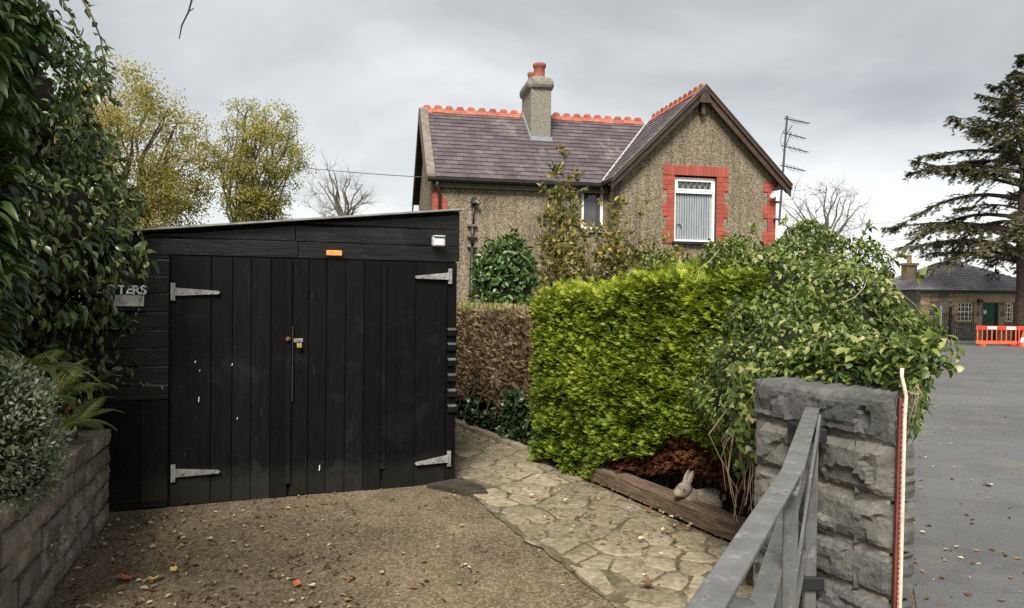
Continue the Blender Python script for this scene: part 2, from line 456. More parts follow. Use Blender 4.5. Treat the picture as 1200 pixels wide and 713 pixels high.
def rubble_mat(name, a, b, c_, moss=0.3, lich=0.2):
    m, t = newmat(name)
    v = coords(t); wv = coords(t, shift=False, world=True)
    f = nz(t, v, 5, 6, 0.65, .3); g = nz(t, wv, 38, 5, .65)
    c = ramp(t, f, [(0.28, a), (0.52, b), (0.74, c_)])
    oi = N(t, 'ShaderNodeObjectInfo')
    tint = ramp(t, oi.outputs['Random'], [(0, (.72, .70, .68)), (0.5, (1, 1, .97)), (1, (1.18, 1.12, 1.02))])
    c = mixc(t, 1.0, c, tint, 'MULTIPLY')
    ms = ramp(t, nz(t, wv, 4.5, 6, .7, .5), [(0.52, (0, 0, 0)), (0.68, (1, 1, 1))])
    c = mixc(t, mth(t, 'MULTIPLY', ms, moss), c, (.045, .055, .018))
    lc = ramp(t, nz(t, wv, 13, 4, .6), [(0.62, (0, 0, 0)), (0.70, (1, 1, 1))])
    c = mixc(t, mth(t, 'MULTIPLY', lc, lich), c, (.42, .40, .33))
    return finish(m, t, c, 0.88, [(f, .02, .7), (g, .008, .9)], spec=.25)
def roughcast_mat(name='pebbledash_render', tone=1.0):
    m, t = newmat(name)
    v = coords(t, shift=False)
    bw = N(t, 'ShaderNodeRGBToBW'); t.links.new(vor(t, v, 46, out='Color'), bw.inputs[0])
    peb = ramp(t, bw.outputs[0], [(0.1, (.112 * tone, .089 * tone, .062 * tone)), (0.45, (.200 * tone, .165 * tone, .120 * tone)), (0.85, (.37 * tone, .32 * tone, .25 * tone))])
    f = nz(t, v, 0.8, 5, .6)
    c = mixc(t, 1.0, peb, ramp(t, f, [(0.3, (.78, .77, .74)), (0.7, (1.06, 1.04, 1.0))]), 'MULTIPLY')
    st = nz(t, coords(t, (5, 5, .5), shift=False), 1.2, 4, .6)
    c = mixc(t, 1.0, c, ramp(t, st, [(0.32, (.68, .68, .67)), (0.62, (1.03, 1.03, 1.02))]), 'MULTIPLY')
    return finish(m, t, c, 0.95, [(vor(t, v, 46), .014, .8)], spec=.2)
def slate_mat(name='purple_slate', c1=(.078, .062, .070), c2=(.122, .098, .108), streak=True):
    m, t = newmat(name)
    v = coords(t, shift=False)
    a = N(t, 'ShaderNodeAttribute'); a.attribute_name = 'rnd'
    c = ramp(t, a.outputs['Fac'], [(0, c1), (1, c2)])
    f = nz(t, v, 2.5, 6, .65)
    c = mixc(t, 1.0, c, ramp(t, f, [(0.3, (.75, .75, .77)), (0.7, (1.2, 1.18, 1.16))]), 'MULTIPLY')
    if streak:
        l = ramp(t, nz(t, coords(t, (1, .6, .6), shift=False), 1.3, 7, .75, .4), [(0.57, (0, 0, 0)), (0.72, (1, 1, 1))])
        c = mixc(t, mth(t, 'MULTIPLY', l, .5), c, (.36, .34, .31))
    return finish(m, t, c, 0.55, [(nz(t, v, 30, 4, .6), .006, .6)], spec=.4)
def blackwood_mat(name, stretch, rough=.50, sp=.13):
    m, t = newmat(name)
    v = coords(t, stretch)
    grain = nz(t, v, 6, 6, .7, .6)
    c = ramp(t, grain, [(0.3, (.0016, .0016, .0019)), (0.75, (.0052, .0052, .0058))])
    wv = coords(t, shift=False)
    w1 = ramp(t, nz(t, wv, 2.6, 5, .65, .8), [(0.56, (0, 0, 0)), (0.70, (1, 1, 1))])
    c = mixc(t, mth(t, 'MULTIPLY', w1, .22), c, (.030, .030, .032))
    w2 = ramp(t, nz(t, coords(t, (stretch[0], stretch[1], stretch[2])), 16, 3, .6), [(0.70, (0, 0, 0)), (0.76, (1, 1, 1))])
    c = mixc(t, mth(t, 'MULTIPLY', w2, .45), c, (.09, .09, .09))
    wp = coords(t, shift=False, world=True); sp2 = N(t, 'ShaderNodeSeparateXYZ'); t.links.new(wp, sp2.inputs[0])
    hz = mth(t, 'ADD', sp2.outputs['Z'], mth(t, 'MULTIPLY', nz(t, wp, 11, 6, .75), -.30))
    mud = ramp(t, hz, [(0.0, (.30, .30, .30)), (0.14, (0, 0, 0))])
    c = mixc(t, mud, c, (.038, .036, .028))
    oi = N(t, 'ShaderNodeObjectInfo'); k = N(t, 'ShaderNodeMapRange'); t.links.new(oi.outputs['Random'], k.inputs['Value'])
    k.inputs['To Min'].default_value = .6; k.inputs['To Max'].default_value = 1.6
    hs = N(t, 'ShaderNodeHueSaturation'); t.links.new(c, hs.inputs['Color']); t.links.new(k.outputs[0], hs.inputs['Value']); c = hs.outputs[0]
    r = ramp(t, grain, [(0.3, (rough - .08,) * 3), (0.7, (rough + .2,) * 3)])
    return finish(m, t, c, mth(t, 'ADD', r, .06), [(grain, .006, .8), (nz(t, wv, 40, 2, .5), .0015, .4)], spec=sp)
def timber_mat():
    m, t = newmat('weathered_timber')
    v = coords(t, (1.2, 14, 14), shift=False)
    g = nz(t, v, 3.5, 7, .7, .8)
    c = ramp(t, g, [(0.28, (.035, .025, .017)), (0.5, (.125, .088, .058)), (0.72, (.26, .195, .135))])
    return finish(m, t, c, .85, [(g, .012, 1.0)], spec=.25)
def galv_mat():
    m, t = newmat('galvanised_steel')
    v = coords(t)
    f = nz(t, v, 14, 5, .65)
    c = ramp(t, f, [(0.3, (.13, .12, .105)), (0.65, (.34, .34, .335))])
    return finish(m, t, c, .5, [(f, .0004, .3)], metal=.15)
def gate_mat():
    m, t = newmat('worn_black_gate_paint')
    v = coords(t, shift=False)
    f = nz(t, v, 9, 6, .7, .4); g = nz(t, v, 60, 4, .6)
    c = ramp(t, f, [(0.3, (.085, .086, .086)), (0.7, (.160, .160, .156))])
    ch = ramp(t, nz(t, v, 24, 5, .7), [(0.60, (0, 0, 0)), (0.66, (1, 1, 1))])
    c = mixc(t, mth(t, 'MULTIPLY', ch, .7), c, (.24, .18, .13))
    lt = ramp(t, nz(t, v, 16, 5, .7), [(0.56, (0, 0, 0)), (0.66, (1, 1, 1))])
    c = mixc(t, mth(t, 'MULTIPLY', lt, .45), c, (.30, .30, .295))
    return finish(m, t, c, .34, [(f, .002, .5), (g, .0006, .6)], spec=.6)
M = dict(
    gravel=gravel_mat(), asphalt=asphalt_mat(), earth=earth_mat(), grass=grass_mat(), joint=mortar_mat(), flag=flag_mat(),
    rubble=rubble_mat('brown_rubble_stone', (.095, .084, .070), (.205, .182, .152), (.34, .305, .255), .28, .28),
    rock=rubble_mat('grey_rockfaced_stone', (.050, .051, .050), (.106, .107, .103), (.190, .190, .178), .12, .15),
    pillar_joint=simple('buff_lime_mortar', (.17, .15, .12), (.34, .305, .25), 9, .95, .01, 40),
    wall_joint=simple('dark_wall_joint', (.02, .017, .012), (.06, .05, .035), 9, .95, .01, 40),
    roughcast=roughcast_mat(), chimney=simple('grey_roughcast', (.13, .12, .095), (.29, .27, .225), 22, .95, .02, 40, vary=0), slate=slate_mat(),
    redbrick=simple('red_painted_brick', (.25, .052, .034), (.38, .082, .054), 7, .7, .004, 30, vary=.16),
    redmortar=simple('red_painted_mortar', (.15, .03, .022), (.22, .045, .03), 7, .8, .004, 30),
    terracotta=simple('terracotta', (.27, .075, .045), (.42, .135, .085), 5, .8, .006, 20),
    cement=rubble_mat('lichened_cement', (.10, .095, .08), (.22, .21, .185), (.36, .35, .31), .35, .35),
    brownwood=simple('brown_stained_wood', (.028, .018, .013), (.065, .042, .03), 5, .5, .004, 30),
    greywood=simple('weathered_verge', (.10, .082, .07), (.20, .17, .145), 5, .8, .004, 30),
    darkplastic=simple('dark_gutter_plastic', (.012, .010, .010), (.028, .023, .022), 5, .4, 0),
    upvc=simple('white_window_frame', (.74, .75, .74), (.82, .82, .81), 3, .35, 0, vary=.02),
    blind=simple('pale_grey_blind', (.30, .335, .36), (.37, .40, .42), 3, .8, 0, vary=.06),
    lead=simple('lead_strip', (.26, .26, .27), (.42, .42, .43), 5, .5, 0),
    flashing=simple('lead_flashing', (.16, .18, .20), (.27, .29, .31), 5, .55, .003, 20),
    dark=simple('dark_inside', (.006, .006, .006), (.012, .012, .012), 3, .9, 0),
    sillblack=simple('black_sill', (.008, .008, .009), (.016, .016, .017), 8, .5, .002, 30),
    plank=blackwood_mat('black_painted_plank', (5, 5, .5)),
    board=blackwood_mat('black_painted_weatherboard', (.5, 5, 6), .36, .40),
    felt=simple('pale_roof_edge', (.13, .13, .12), (.26, .26, .24), 8, .8, .003, 30),
    strip=simple('board_edge_highlight', (.05, .05, .05), (.11, .11, .11), 10, .5, 0),  # grey standing in for light caught on the board ends
    galv=galv_mat(), gate=gate_mat(), timber=timber_mat(),
    brass=simple('brass', (.45, .30, .10), (.62, .42, .16), 9, .35, .001, 30, metal=.8),
    rust=simple('rusty_iron', (.09, .035, .022), (.20, .09, .055), 20, .8, .003, 50),
    whitepaint=simple('white_paint', (.72, .72, .70), (.84, .84, .82), 12, .6, .001, 40),
    plate=simple('silvery_plate', (.42, .41, .37), (.56, .55, .51), 10, .5, 0, 40, metal=0),
    orange=simple('orange_reflector', (.58, .22, .05), (.75, .33, .09), 30, .4, .001, 60),
    lamp=simple('grey_lamp_casing', (.38, .39, .37), (.52, .53, .50), 10, .4, 0),
    aerial=simple('grey_aluminium', (.07, .07, .075), (.13, .13, .135), 10, .4, 0, metal=.5),
    bark=simple('brown_bark', (.045, .034, .025), (.12, .095, .07), 6, .9, .02, 25),
    greybark=simple('grey_bark', (.10, .085, .07), (.20, .175, .15), 6, .9, .01, 25),
    conebark=simple('dark_conifer_bark', (.028, .020, .016), (.075, .055, .042), 6, .9, .02, 25),
    stem=simple('green_brown_stem', (.06, .052, .028), (.14, .115, .06), 9, .8, .003, 40),
    drystem=simple('dry_straw_stem', (.22, .17, .10), (.42, .35, .23), 9, .8, .003, 40),
    vine=simple('brown_vine_stem', (.10, .075, .045), (.26, .20, .125), 9, .8, .003, 40),
    twig=simple('dead_twigs', (.020, .014, .009), (.06, .04, .026), 14, .95, .05, 30),
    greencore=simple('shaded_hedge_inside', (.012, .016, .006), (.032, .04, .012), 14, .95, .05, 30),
    rabbit=simple('weathered_cast_stone', (.14, .11, .08), (.37, .31, .235), 12, .9, .006, 40),
    eye=simple('dark_painted_eye', (.015, .012, .01), (.03, .025, .02), 5, .4, 0),
    tan=rubble_mat('tan_dressed_stone', (.22, .165, .10), (.36, .27, .175), (.48, .39, .27), 0, .1),
    darkstone=rubble_mat('dark_rubble', (.075, .07, .062), (.185, .17, .145), (.35, .31, .245), 0, .15),
    stslate=slate_mat('grey_violet_slate', (.20, .175, .205), (.27, .24, .27), False),
    greenpaint=simple('dark_green_paint', (.006, .045, .022), (.012, .075, .038), 4, .45, 0),
    blackgreen=simple('black_green_gutter', (.006, .014, .010), (.012, .025, .018), 4, .45, 0),
    glass=simple('dark_window_glass', (.03, .033, .036), (.08, .085, .088), 2, .08, 0, spec=.8),
    cream=simple('cream_window_paint', (.66, .62, .46), (.78, .74, .58), 4, .5, 0),
    barrier=simple('orange_red_plastic', (.62, .09, .035), (.76, .13, .06), 5, .45, 0),
    redband=simple('red_reflective', (.55, .04, .03), (.66, .06, .05), 5, .35, 0),
    whiteband=simple('white_reflective', (.75, .75, .75), (.85, .85, .85), 5, .35, 0),
    iron=simple('black_iron', (.010, .010, .011), (.025, .025, .026), 8, .5, 0),
    kerb=simple('pale_kerb_stone', (.20, .19, .175), (.36, .35, .32), 5, .85, .005, 30),
    redband2=simple('pink_band', (.40, .17, .12), (.52, .26, .19), 30, .5, 0),
    redboard=simple('faded_red_board', (.09, .025, .018), (.20, .055, .04), 8, .6, .002, 40),
    hose=simple('white_plastic_tube', (.52, .38, .30), (.74, .62, .54), 40, .4, 0),
    wire=simple('black_wire', (.06, .06, .06), (.10, .10, .10), 5, .6, 0),
)
L = dict(
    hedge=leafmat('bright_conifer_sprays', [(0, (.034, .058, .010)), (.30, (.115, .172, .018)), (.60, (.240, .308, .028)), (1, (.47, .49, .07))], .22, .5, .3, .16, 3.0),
    rust=leafmat('dead_rust_sprays', [(0, (.05, .022, .010)), (.5, (.14, .055, .024)), (1, (.22, .10, .045))], .1, .8, .1),
    brown=leafmat('dry_brown_sprays', [(0, (.085, .058, .034)), (.45, (.21, .150, .092)), (.8, (.34, .255, .16)), (1, (.43, .35, .22))], .12, .8, .1, .25),
    ivy=leafmat('mid_green_climber_leaves', [(0, (.026, .046, .009)), (.4, (.072, .115, .020)), (.68, (.140, .190, .036)), (.9, (.24, .27, .070)), (1, (.38, .35, .16))], .28, .42, .4, .26, 1.8),
    darkivy=leafmat('dark_ivy_leaves', [(0, (.012, .022, .008)), (.6, (.028, .050, .016)), (1, (.075, .105, .045))], .12, .35, .4),
    laurel=leafmat('glossy_laurel_leaves', [(0, (.024, .050, .012)), (.5, (.060, .115, .025)), (1, (.12, .19, .05))], .2, .33, .5, .15),
    big=leafmat('glossy_dark_green_leaves', [(0, (.030, .046, .013)), (.5, (.064, .096, .024)), (.85, (.115, .155, .045)), (1, (.17, .20, .08))], .18, .32, .5, .22, 2.6),
    bigl=leafmat('large_dark_green_leaves', [(0, (.014, .028, .007)), (.6, (.030, .054, .012)), (1, (.065, .10, .022))], .18, .32, .5, .2),
    seed=leafmat('dry_seed_heads', [(0, (.075, .050, .034)), (.6, (.17, .12, .085)), (1, (.28, .22, .16))], .15, .8, .1, .1),
    silver=leafmat('silver_green_leaves', [(0, (.10, .13, .075)), (.5, (.22, .26, .165)), (1, (.40, .44, .33))], .15, .6, .2, .2, 6),
    fern=leafmat('yellow_green_fern', [(0, (.065, .060, .020)), (.35, (.070, .100, .022)), (.8, (.135, .170, .040)), (1, (.23, .22, .08))], .3, .5, .25, .2),
    climber=leafmat('yellowing_shrub_leaves', [(0, (.065, .075, .022)), (.4, (.145, .150, .046)), (.75, (.25, .23, .075)), (.95, (.38, .30, .08)), (1, (.52, .32, .05))], .3, .5, .25, .22, 2.2),
    autumn=leafmat('autumn_leaves', [(0, (.13, .13, .04)), (.4, (.26, .24, .070)), (.7, (.38, .33, .11)), (.92, (.48, .36, .11)), (1, (.50, .28, .08))], .42, .6, .2, .45, .55),
    yellow=leafmat('yellow_green_tree_leaves', [(0, (.12, .125, .035)), (.4, (.25, .24, .065)), (.75, (.38, .345, .10)), (1, (.48, .38, .11))], .42, .6, .2, .35, .6),
    conifer=leafmat('dark_conifer_needles', [(0, (.042, .050, .028)), (.5, (.105, .112, .060)), (.85, (.19, .175, .095)), (1, (.25, .20, .11))], .15, .7, .15, .35, .5),
    litter=leafmat('dry_leaf_litter', [(0, (.06, .035, .018)), (.35, (.16, .095, .05)), (.65, (.33, .24, .14)), (1, (.62, .52, .36))], .1, .7, .2, .05),
)
def flatleaf(name, c1, c2):
    return simple(name, c1, c2, 30, .6, .001, 40, vary=0)

# ------------------------------------------------------------------ the ground
def sheet(name, poly, z, mat, kind='structure', follow=False):
    mb = MB(); mb.add([(x, y, z + (zg(y) if follow else 0)) for x, y in poly], [tuple(range(len(poly)))])
    return mb.build(name, mat, kind=kind)
ys = [-40, -5, 0, 4, 8, 12, 16, 20, 24, 28, 32, 36, 41.4, 60, 120, 400, 900]
mb = MB()
for y in ys:
    for x in (-900, 900): mb.add([(x, y, zg(y) - .03)], [])
mb.f = [(2 * i, 2 * i + 1, 2 * i + 3, 2 * i + 2) for i in range(len(ys) - 1)]
mb.build('ground', M['grass'], kind='structure')

PL = [ground(*p).xy for p in ((532, 567), (548, 580), (600, 620), (650, 656), (722, 713))]
PRr = [ground(*p).xy for p in ((868, 645), (765, 603), (678, 560), (636, 545), (626, 528), (540, 490))]
path_poly = [tuple(p) for p in PL] + [(.95, 2.4), (1.3, 3.3)] + [tuple(p) for p in PRr] + [(-1.9, 12.2), (-3.2, 12.0), (-1.2, 8.6), (-.75, 7.0)]
# drive: a shallow uneven sheet of worn tarmac
dp = [(-7, -3), (3.2, -3), (1.5, 2.2), (1.0, 3.4), (.5, 4.2), (.3, 7.2), (-.9, 8.0), (-7, 6.2)]
mb = MB(); gx, gy = 64, 72
for j in range(gy + 1):
    for i in range(gx + 1):
        x = -7 + 10.2 * i / gx; y = -3 + 10.6 * j / gy
        z = 0.004 * noise.noise((x * .9, y * .9, 0)) + .002 * noise.noise((x * 3, y * 3, 5))
        mb.v.append((x, y, z))
for j in range(gy):
    for i in range(gx):
        a = j * (gx + 1) + i; mb.f.append((a, a + 1, a + gx + 2, a + gx + 1))
mb.build('drive', M['gravel'], kind='structure', smooth=True)
# road running away behind the hedge, falling gently to the station forecourt
mb = MB()
for i, y in enumerate([-20, 0, 3, 8, 12, 16, 20, 24, 28, 32, 36, 40.6]):
    xl = 1.72 + .472 * (y - 2.97); mb.v += [(xl, y, zg(y) + .012), (xl + (9 if y < 20 else 9 + (y - 20) * 1.0), y, zg(y) + .012)]
mb.f = [(2 * i, 2 * i + 1, 2 * i + 3, 2 * i + 2) for i in range(11)]
mb.build('road', M['asphalt'], kind='structure')

# crazy paving: a mortar bed and separate flagstones
def ragged(poly, step=.09, amp=.035):
    out = []
    for i, a in enumerate(poly):
        b = poly[(i + 1) % len(poly)]; n_ = max(1, int(math.hypot(b[0] - a[0], b[1] - a[1]) / step))
        for k in range(n_):
            x, y = a[0] + (b[0] - a[0]) * k / n_, a[1] + (b[1] - a[1]) * k / n_
            out.append((x + amp * noise.noise((x * 6, y * 6, 0)) * 1.6, y + amp * noise.noise((x * 6, y * 6, 9)) * 1.6))
    return out
path = sheet('path', ragged(path_poly), .009, M['joint'])
def clip(poly, px, py, nx, ny):
    out = []
    for i in range(len(poly)):
        a, b = poly[i], poly[(i + 1) % len(poly)]
        da = (a[0] - px) * nx + (a[1] - py) * ny; db = (b[0] - px) * nx + (b[1] - py) * ny
        if da <= 0: out.append(a)
        if (da < 0) != (db < 0) and da != db:
            k = da / (da - db); out.append((a[0] + (b[0] - a[0]) * k, a[1] + (b[1] - a[1]) * k))
    return out
stone_poly = [(x - .02, y - .01) if i < 6 else (x, y) for i, (x, y) in enumerate(path_poly)]
seeds = []; tries = 0
rs = random.Random(11)
while tries < 14000:
    tries += 1
    x, y = rs.uniform(-2.6, 2.0), rs.uniform(2.2, 12.4)
    rad = rs.choice([.15, .20, .30, .36]) * 1.0
    if all((x - a) ** 2 / 1.15 + (y - b) ** 2 > (max(rad, r2) * .82) ** 2 for a, b, r2 in seeds): seeds.append((x, y, rad))
for x, y, r_ in seeds:
    if not poly_inside(x, y, stone_poly): continue
    cell = [(x - .5, y - .5), (x + .5, y - .5), (x + .5, y + .5), (x - .5, y + .5)]
    for a, b, r2 in seeds:
        if (a, b) == (x, y) or abs(a - x) > 1.2 or abs(b - y) > 1.2: continue
        d2 = math.hypot(a - x, b - y); k = .5 + .12 * (r_ - r2) / .44
        cell = clip(cell, x + (a - x) * k, y + (b - y) * k, a - x, b - y)
        if len(cell) < 3: break
    for (ax, ay), (bx, by) in zip(path_poly[:5], path_poly[1:6]):
        if min(math.hypot(ax - x, ay - y), math.hypot(bx - x, by - y), math.hypot((ax + bx) / 2 - x, (ay + by) / 2 - y)) < .45 and len(cell) > 2:
            ax += rs.uniform(-.05, .09); bx += rs.uniform(-.05, .09)
            cell = clip(cell, ax, ay, by - ay, -(bx - ax)) if (x - ax) * (by - ay) - (y - ay) * (bx - ax) < 0 else clip(cell, ax, ay, -(by - ay), bx - ax)
    if len(cell) < 3: continue
    cx = sum(p[0] for p in cell) / len(cell); cy = sum(p[1] for p in cell) / len(cell)
    pts = []
    n = len(cell)
    for i in range(n):
        a, b = Vector(cell[i]), Vector(cell[(i + 1) % n])
        if (b - a).length < .05: continue
        for k in (.12, .38, .62, .88):
            q = a.lerp(b, k); dv = q - Vector((cx, cy)); ln = dv.length
            if ln < .04: continue
            pts.append(q - dv / ln * (.007 + .014 * rs.random()) + Vector((rs.uniform(-.006, .006), rs.uniform(-.006, .006))))
    if len(pts) < 6: continue
    if not all(poly_inside(p.x, p.y, stone_poly) for p in pts[::2]):
        pts = [p for p in pts if poly_inside(p.x, p.y, stone_poly)]
        if len(pts) < 6: continue
    h = .010 + rs.random() * .008; tx, ty = rs.uniform(-.012, .012), rs.uniform(-.012, .012)
    m_ = len(pts); vs = []
    for p in pts: vs.append((p.x - cx, p.y - cy, .002))
    for p in pts: vs.append((p.x - cx, p.y - cy, h - .004 + (p.x - cx) * tx))
    for p in pts:
        q = Vector((p.x - cx, p.y - cy)) * .93; vs.append((q.x, q.y, h + q.x * tx + q.y * ty + .004 * noise.noise((p.x * 4, p.y * 4, 1))))
    vs.append((0, 0, h + .003))
    fs = [(i, (i + 1) % m_, m_ + (i + 1) % m_, m_ + i) for i in range(m_)] + [(m_ + i, m_ + (i + 1) % m_, 2 * m_ + (i + 1) % m_, 2 * m_ + i) for i in range(m_)] + [(2 * m_ + i, 2 * m_ + (i + 1) % m_, 3 * m_) for i in range(m_)]
    o = MB().add(vs, fs).build('flagstone', M['flag'], path); o.location = (cx, cy, .006)
# earth: bed under the hedge, and the raised bank behind the low wall
BED = [tuple(ground(678, 552).xy), tuple(ground(866, 625).xy), (1.35, 4.2), (1.15, 3.65), (1.5, 3.2), (1.70, 3.2), (4.0, 8.5), (1.4, 8.8), (.1, 11.5), (-.9, 11.5), (-.72, 9.7), (.18, 7.75)]
mb = MB()
mb.add([(x, y, .020) for x, y in BED], [tuple(range(len(BED)))])
mb.build('soil_bed', M['earth'], kind='structure')
WE, WS = Vector((-2.92, 5.40)), Vector((-1.80, 2.04))
WU = (WE - WS).normalized(); WN = Vector((-WU.y, WU.x))     # WN points into the bank
mb = MB(); gi, gj = 24, 16
for j in range(gj + 1):
    for i in range(gi + 1):
        p = WS + WU * (-1.6 + (4.9) * i / gi) + WN * (.16 + 4.0 * j / gj)
        mb.v.append((p.x, p.y, .60 + .35 * min(1, j / 10) + .05 * noise.noise((p.x * 2, p.y * 2, 0))))
for j in range(gj):
    for i in range(gi):
        a = j * (gi + 1) + i; mb.f.append((a, a + 1, a + gi + 2, a + gi + 1))
mb.build('soil_bank', M['earth'], kind='structure', smooth=True)

# ------------------------------------------------------------------ low stone wall on the left
WLEN = 5.2
WO = WE - WU * WLEN
wl_ang = math.atan2(WU.y, WU.x)            # local x runs from behind the viewer to the garage
wall = empty('stone_wall', (WO.x, WO.y, 0), wl_ang, 'low brown rubble stone garden wall holding up the planted bank beside the drive', 'wall')
mb = MB(); mb.prism([(0, .035, 0), (WLEN - .02, .035, 0), (WLEN - .02, .035, .57), (0, .035, .69)], (0, .25, 0)); mb.build('wall_core', M['wall_joint'], wall)
rs = random.Random(5)
z = -.02; heights = [.135, .15, .125, .14, .125]
for k, h in enumerate(heights):
    x = 0.0 if k % 2 else -.0
    first = True
    while x < WLEN:
        ln = rs.uniform(.22, .52) if not first else rs.uniform(.2, .4)
        first = False
        ln = min(ln, WLEN - x)
        if WLEN - x - ln < .12: ln = WLEN - x
        zz_ = z + .026 * (WLEN - x)
        o = hump_stone(ln - .014, h - .012 + rs.uniform(-.012, .008), .2, 5, 3, .035, rs.random() * 90, 5, .3, False).build('stone', M['rubble'], wall)
        o.location = (x + .006, rs.uniform(-.012, .015), zz_); o.rotation_euler = (rs.uniform(-.05, .03), +.026 + rs.uniform(-.015, .015), rs.uniform(-.02, .02))
        x += ln
    z += h

# ------------------------------------------------------------------ rock-faced pillar at the gateway
PA, PB = Vector((1.197, 3.63)), Vector((1.548, 2.96))
pu = (PB - PA).normalized(); plen = (PB - PA).length
pillar = empty('stone_pillar', (PA.x, PA.y, 0), math.atan2(pu.y, pu.x), 'thick grey rock-faced stone gate pillar overgrown with ivy on its top', 'pillar')
mb = MB()
def inset(x, y): return (x, y)
core = [(.02, .003), (plen - .03, .003), (plen - .25, .42), (.02, .42)]
mb.prism([(x, y, 0) for x, y in core], (0, 0, 1.15)); mb.build('pillar_core', M['pillar_joint'], pillar)
zc = [0, .20, .43, .62, .83, 1.065, 1.255]
for k in range(6):
    h = zc[k + 1] - zc[k]
    split = {2: .34}.get(k)
    cuts = [0, split, plen] if split else [0, plen]
    for a, b in zip(cuts, cuts[1:]):
        cap_ = k == 5
        mbx = hump_stone(b - a - .012, h - (.02 if not cap_ else .012), .12, max(6, int((b - a) * 52)), max(5, int(h * 52)), 0.075 if k in (1, 4) else .06, 3.3 * k + a * 7 + 2, 6.0, .16, True)
        if cap_:      # the coping: a deep block whose far corner is cut back along the road
            mbx.v = [(x - (0.40 * max(0, x - .1) if y > .05 else 0), (y if y < .05 else .40), zz_ ) for x, y, zz_ in mbx.v]
        o = mbx.build('coping_stone' if cap_ else 'stone', M['rock'], pillar)
        o.location = (a + .006, 0 if not cap_ else -.012, zc[k] + .008)
# return face of the pillar along the road
rv = (Vector((.17, .56)).normalized()); 
for k in range(5):
    h = zc[k + 1] - zc[k]
    o = hump_stone(.36, h - .02, .10, 8, 5, .03, 40 + k * 3.7, 5, .25, True).build('stone', M['rock'], pillar)
    la = math.atan2(rv.y, rv.x) - math.atan2(pu.y, pu.x)
    o.location = (plen - .10, .045, zc[k] + .008); o.rotation_euler = (0, 0, la)
# ------------------------------------------------------------------ black timber garage / shed
SA = Vector((-2.565, 5.65)); SU = Vector((2.08, .81)).normalized()
def sp(px, py): return onplane(px, py, SA, SU)
def sx(px, py=440): return sp(px, py)[0]
def sz(px, py): return sp(px, py)[1]
shed = empty('timber_garage', (SA.x, SA.y, 0), math.atan2(SU.y, SU.x), 'black painted timber garage with sloping roof and wide plank doors', 'garage')
XL, XR = sx(95), sx(537)
roof_z = lambda x: sz(200, 268.5) + (sz(537, 246) - sz(200, 268.5)) * (x - sx(200)) / (sx(537) - sx(200))
DEP = 5.0
mb = MB()
mb.prism([(XL + .02, .05, 0), (XR - .02, .05, 0), (XR - .02, .05, roof_z(XR) - .03), (XL + .02, .05, roof_z(XL) - .03)], (0, DEP, 0))
mb.build('wall', M['board'], shed)
mb = MB()
mb.prism([(XL - .05, -.06, roof_z(XL) - .004), (XR + .02, -.06, roof_z(XR) - .004), (XR + .02, -.06, roof_z(XR) + .010), (XL - .05, -.06, roof_z(XL) + .010)], (0, DEP + .2, 0))
mb.build('roof', M['felt'], shed)
def wboard(x0, x1, zl0, zr0, zl1, zr1, name='weatherboard', y=.045, top=.012, bot=.034, seed=0):
    """a lapped board: thick at the bottom edge, thin at the top, slightly wavy lower edge"""
    n = max(2, int((x1 - x0) / .12)); vs = []
    for i in range(n + 1):
        k = i / n; x = x0 + (x1 - x0) * k
        zb = zl0 + (zr0 - zl0) * k + .004 * noise.noise((x * 5, seed, 0)); zt = max(zb + .004, zl1 + (zr1 - zl1) * k)
        q = .006 * noise.noise((x * 3, seed, 4))
        zs = zt - min(.030, (zt - zb) * .5)
        vs += [(x, y, zb), (x, y - bot - q + .004, zb), (x, y - bot - q, zs), (x, y - top, zt), (x, y, zt)]
    fs = []
    for i in range(n):
        a = i * 5
        for j in range(5): fs.append((a + j, a + (j + 1) % 5, a + 5 + (j + 1) % 5, a + 5 + j))
    fs += [tuple(range(5))[::-1], tuple(range(n * 5, n * 5 + 5))]
    mb = MB(); mb.add(vs, [f[::-1] for f in fs])
    return mb.build(name, M['board'], shed)
XD0 = sx(199)
rows = [274, 302, 322, 343, 365, 386, 408, 429, 451, 469]
for k, (a, b) in enumerate(zip(rows, rows[1:])):
    z1, z0 = sz(165, a), sz(165, b)
    wboard(XL, XD0 - .012, z0, z0, z1 + .012, min(z1 + .012, roof_z(XL) + .2), seed=k)
mb = MB(); mb.box(XL, sx(166) - .004, -.0, .045, .05, sz(165, 470)); mb.build('lower_panel', M['plank'], shed)
mb = MB(); mb.box(sx(166), XD0 - .012, -.006, .045, .05, sz(165, 470)); mb.build('lower_panel', M['plank'], shed)
mb = MB(); mb.box(XL, XD0 - .012, -.03, .045, .012, .048); mb.build('bottom_rail', M['plank'], shed)
# full-width boards over the doors: two whole, the top one tapering with the roof
zlo = (sz(200, 298), sz(535, 307)); zm = (sz(200, 277.5), sz(535, 288.5)); zt2 = (sz(300, 262), sz(535, 270))
def lin(p, x, xa, xb): return p[0] + (p[1] - p[0]) * (x - xa) / (xb - xa)
xa, xb = sx(200), sx(535)
xm = sx(348)
fx0 = sx(172)
for x0, x1, s in ((fx0, xm - .003, 1), (xm + .003, XR, 2)):
    wboard(x0, x1, lin(zlo, x0, xa, xb), lin(zlo, x1, xa, xb), lin(zm, x0, xa, xb) + .012, lin(zm, x1, xa, xb) + .012, seed=20 + s, bot=.045, y=.045)
xj = sx(345)
for x0, x1, s in ((fx0, xj - .003, 3), (xj + .003, XR, 4)):
    t0, t1 = lin(zm, x0, xa, xb), lin(zm, x1, xa, xb)
    h = .155
    wboard(x0, x1, t0, t1, max(t0 + .01, min(t0 + h, roof_z(x0) - .014)), min(t1 + h, roof_z(x1) - .014), seed=20 + s, bot=.04)
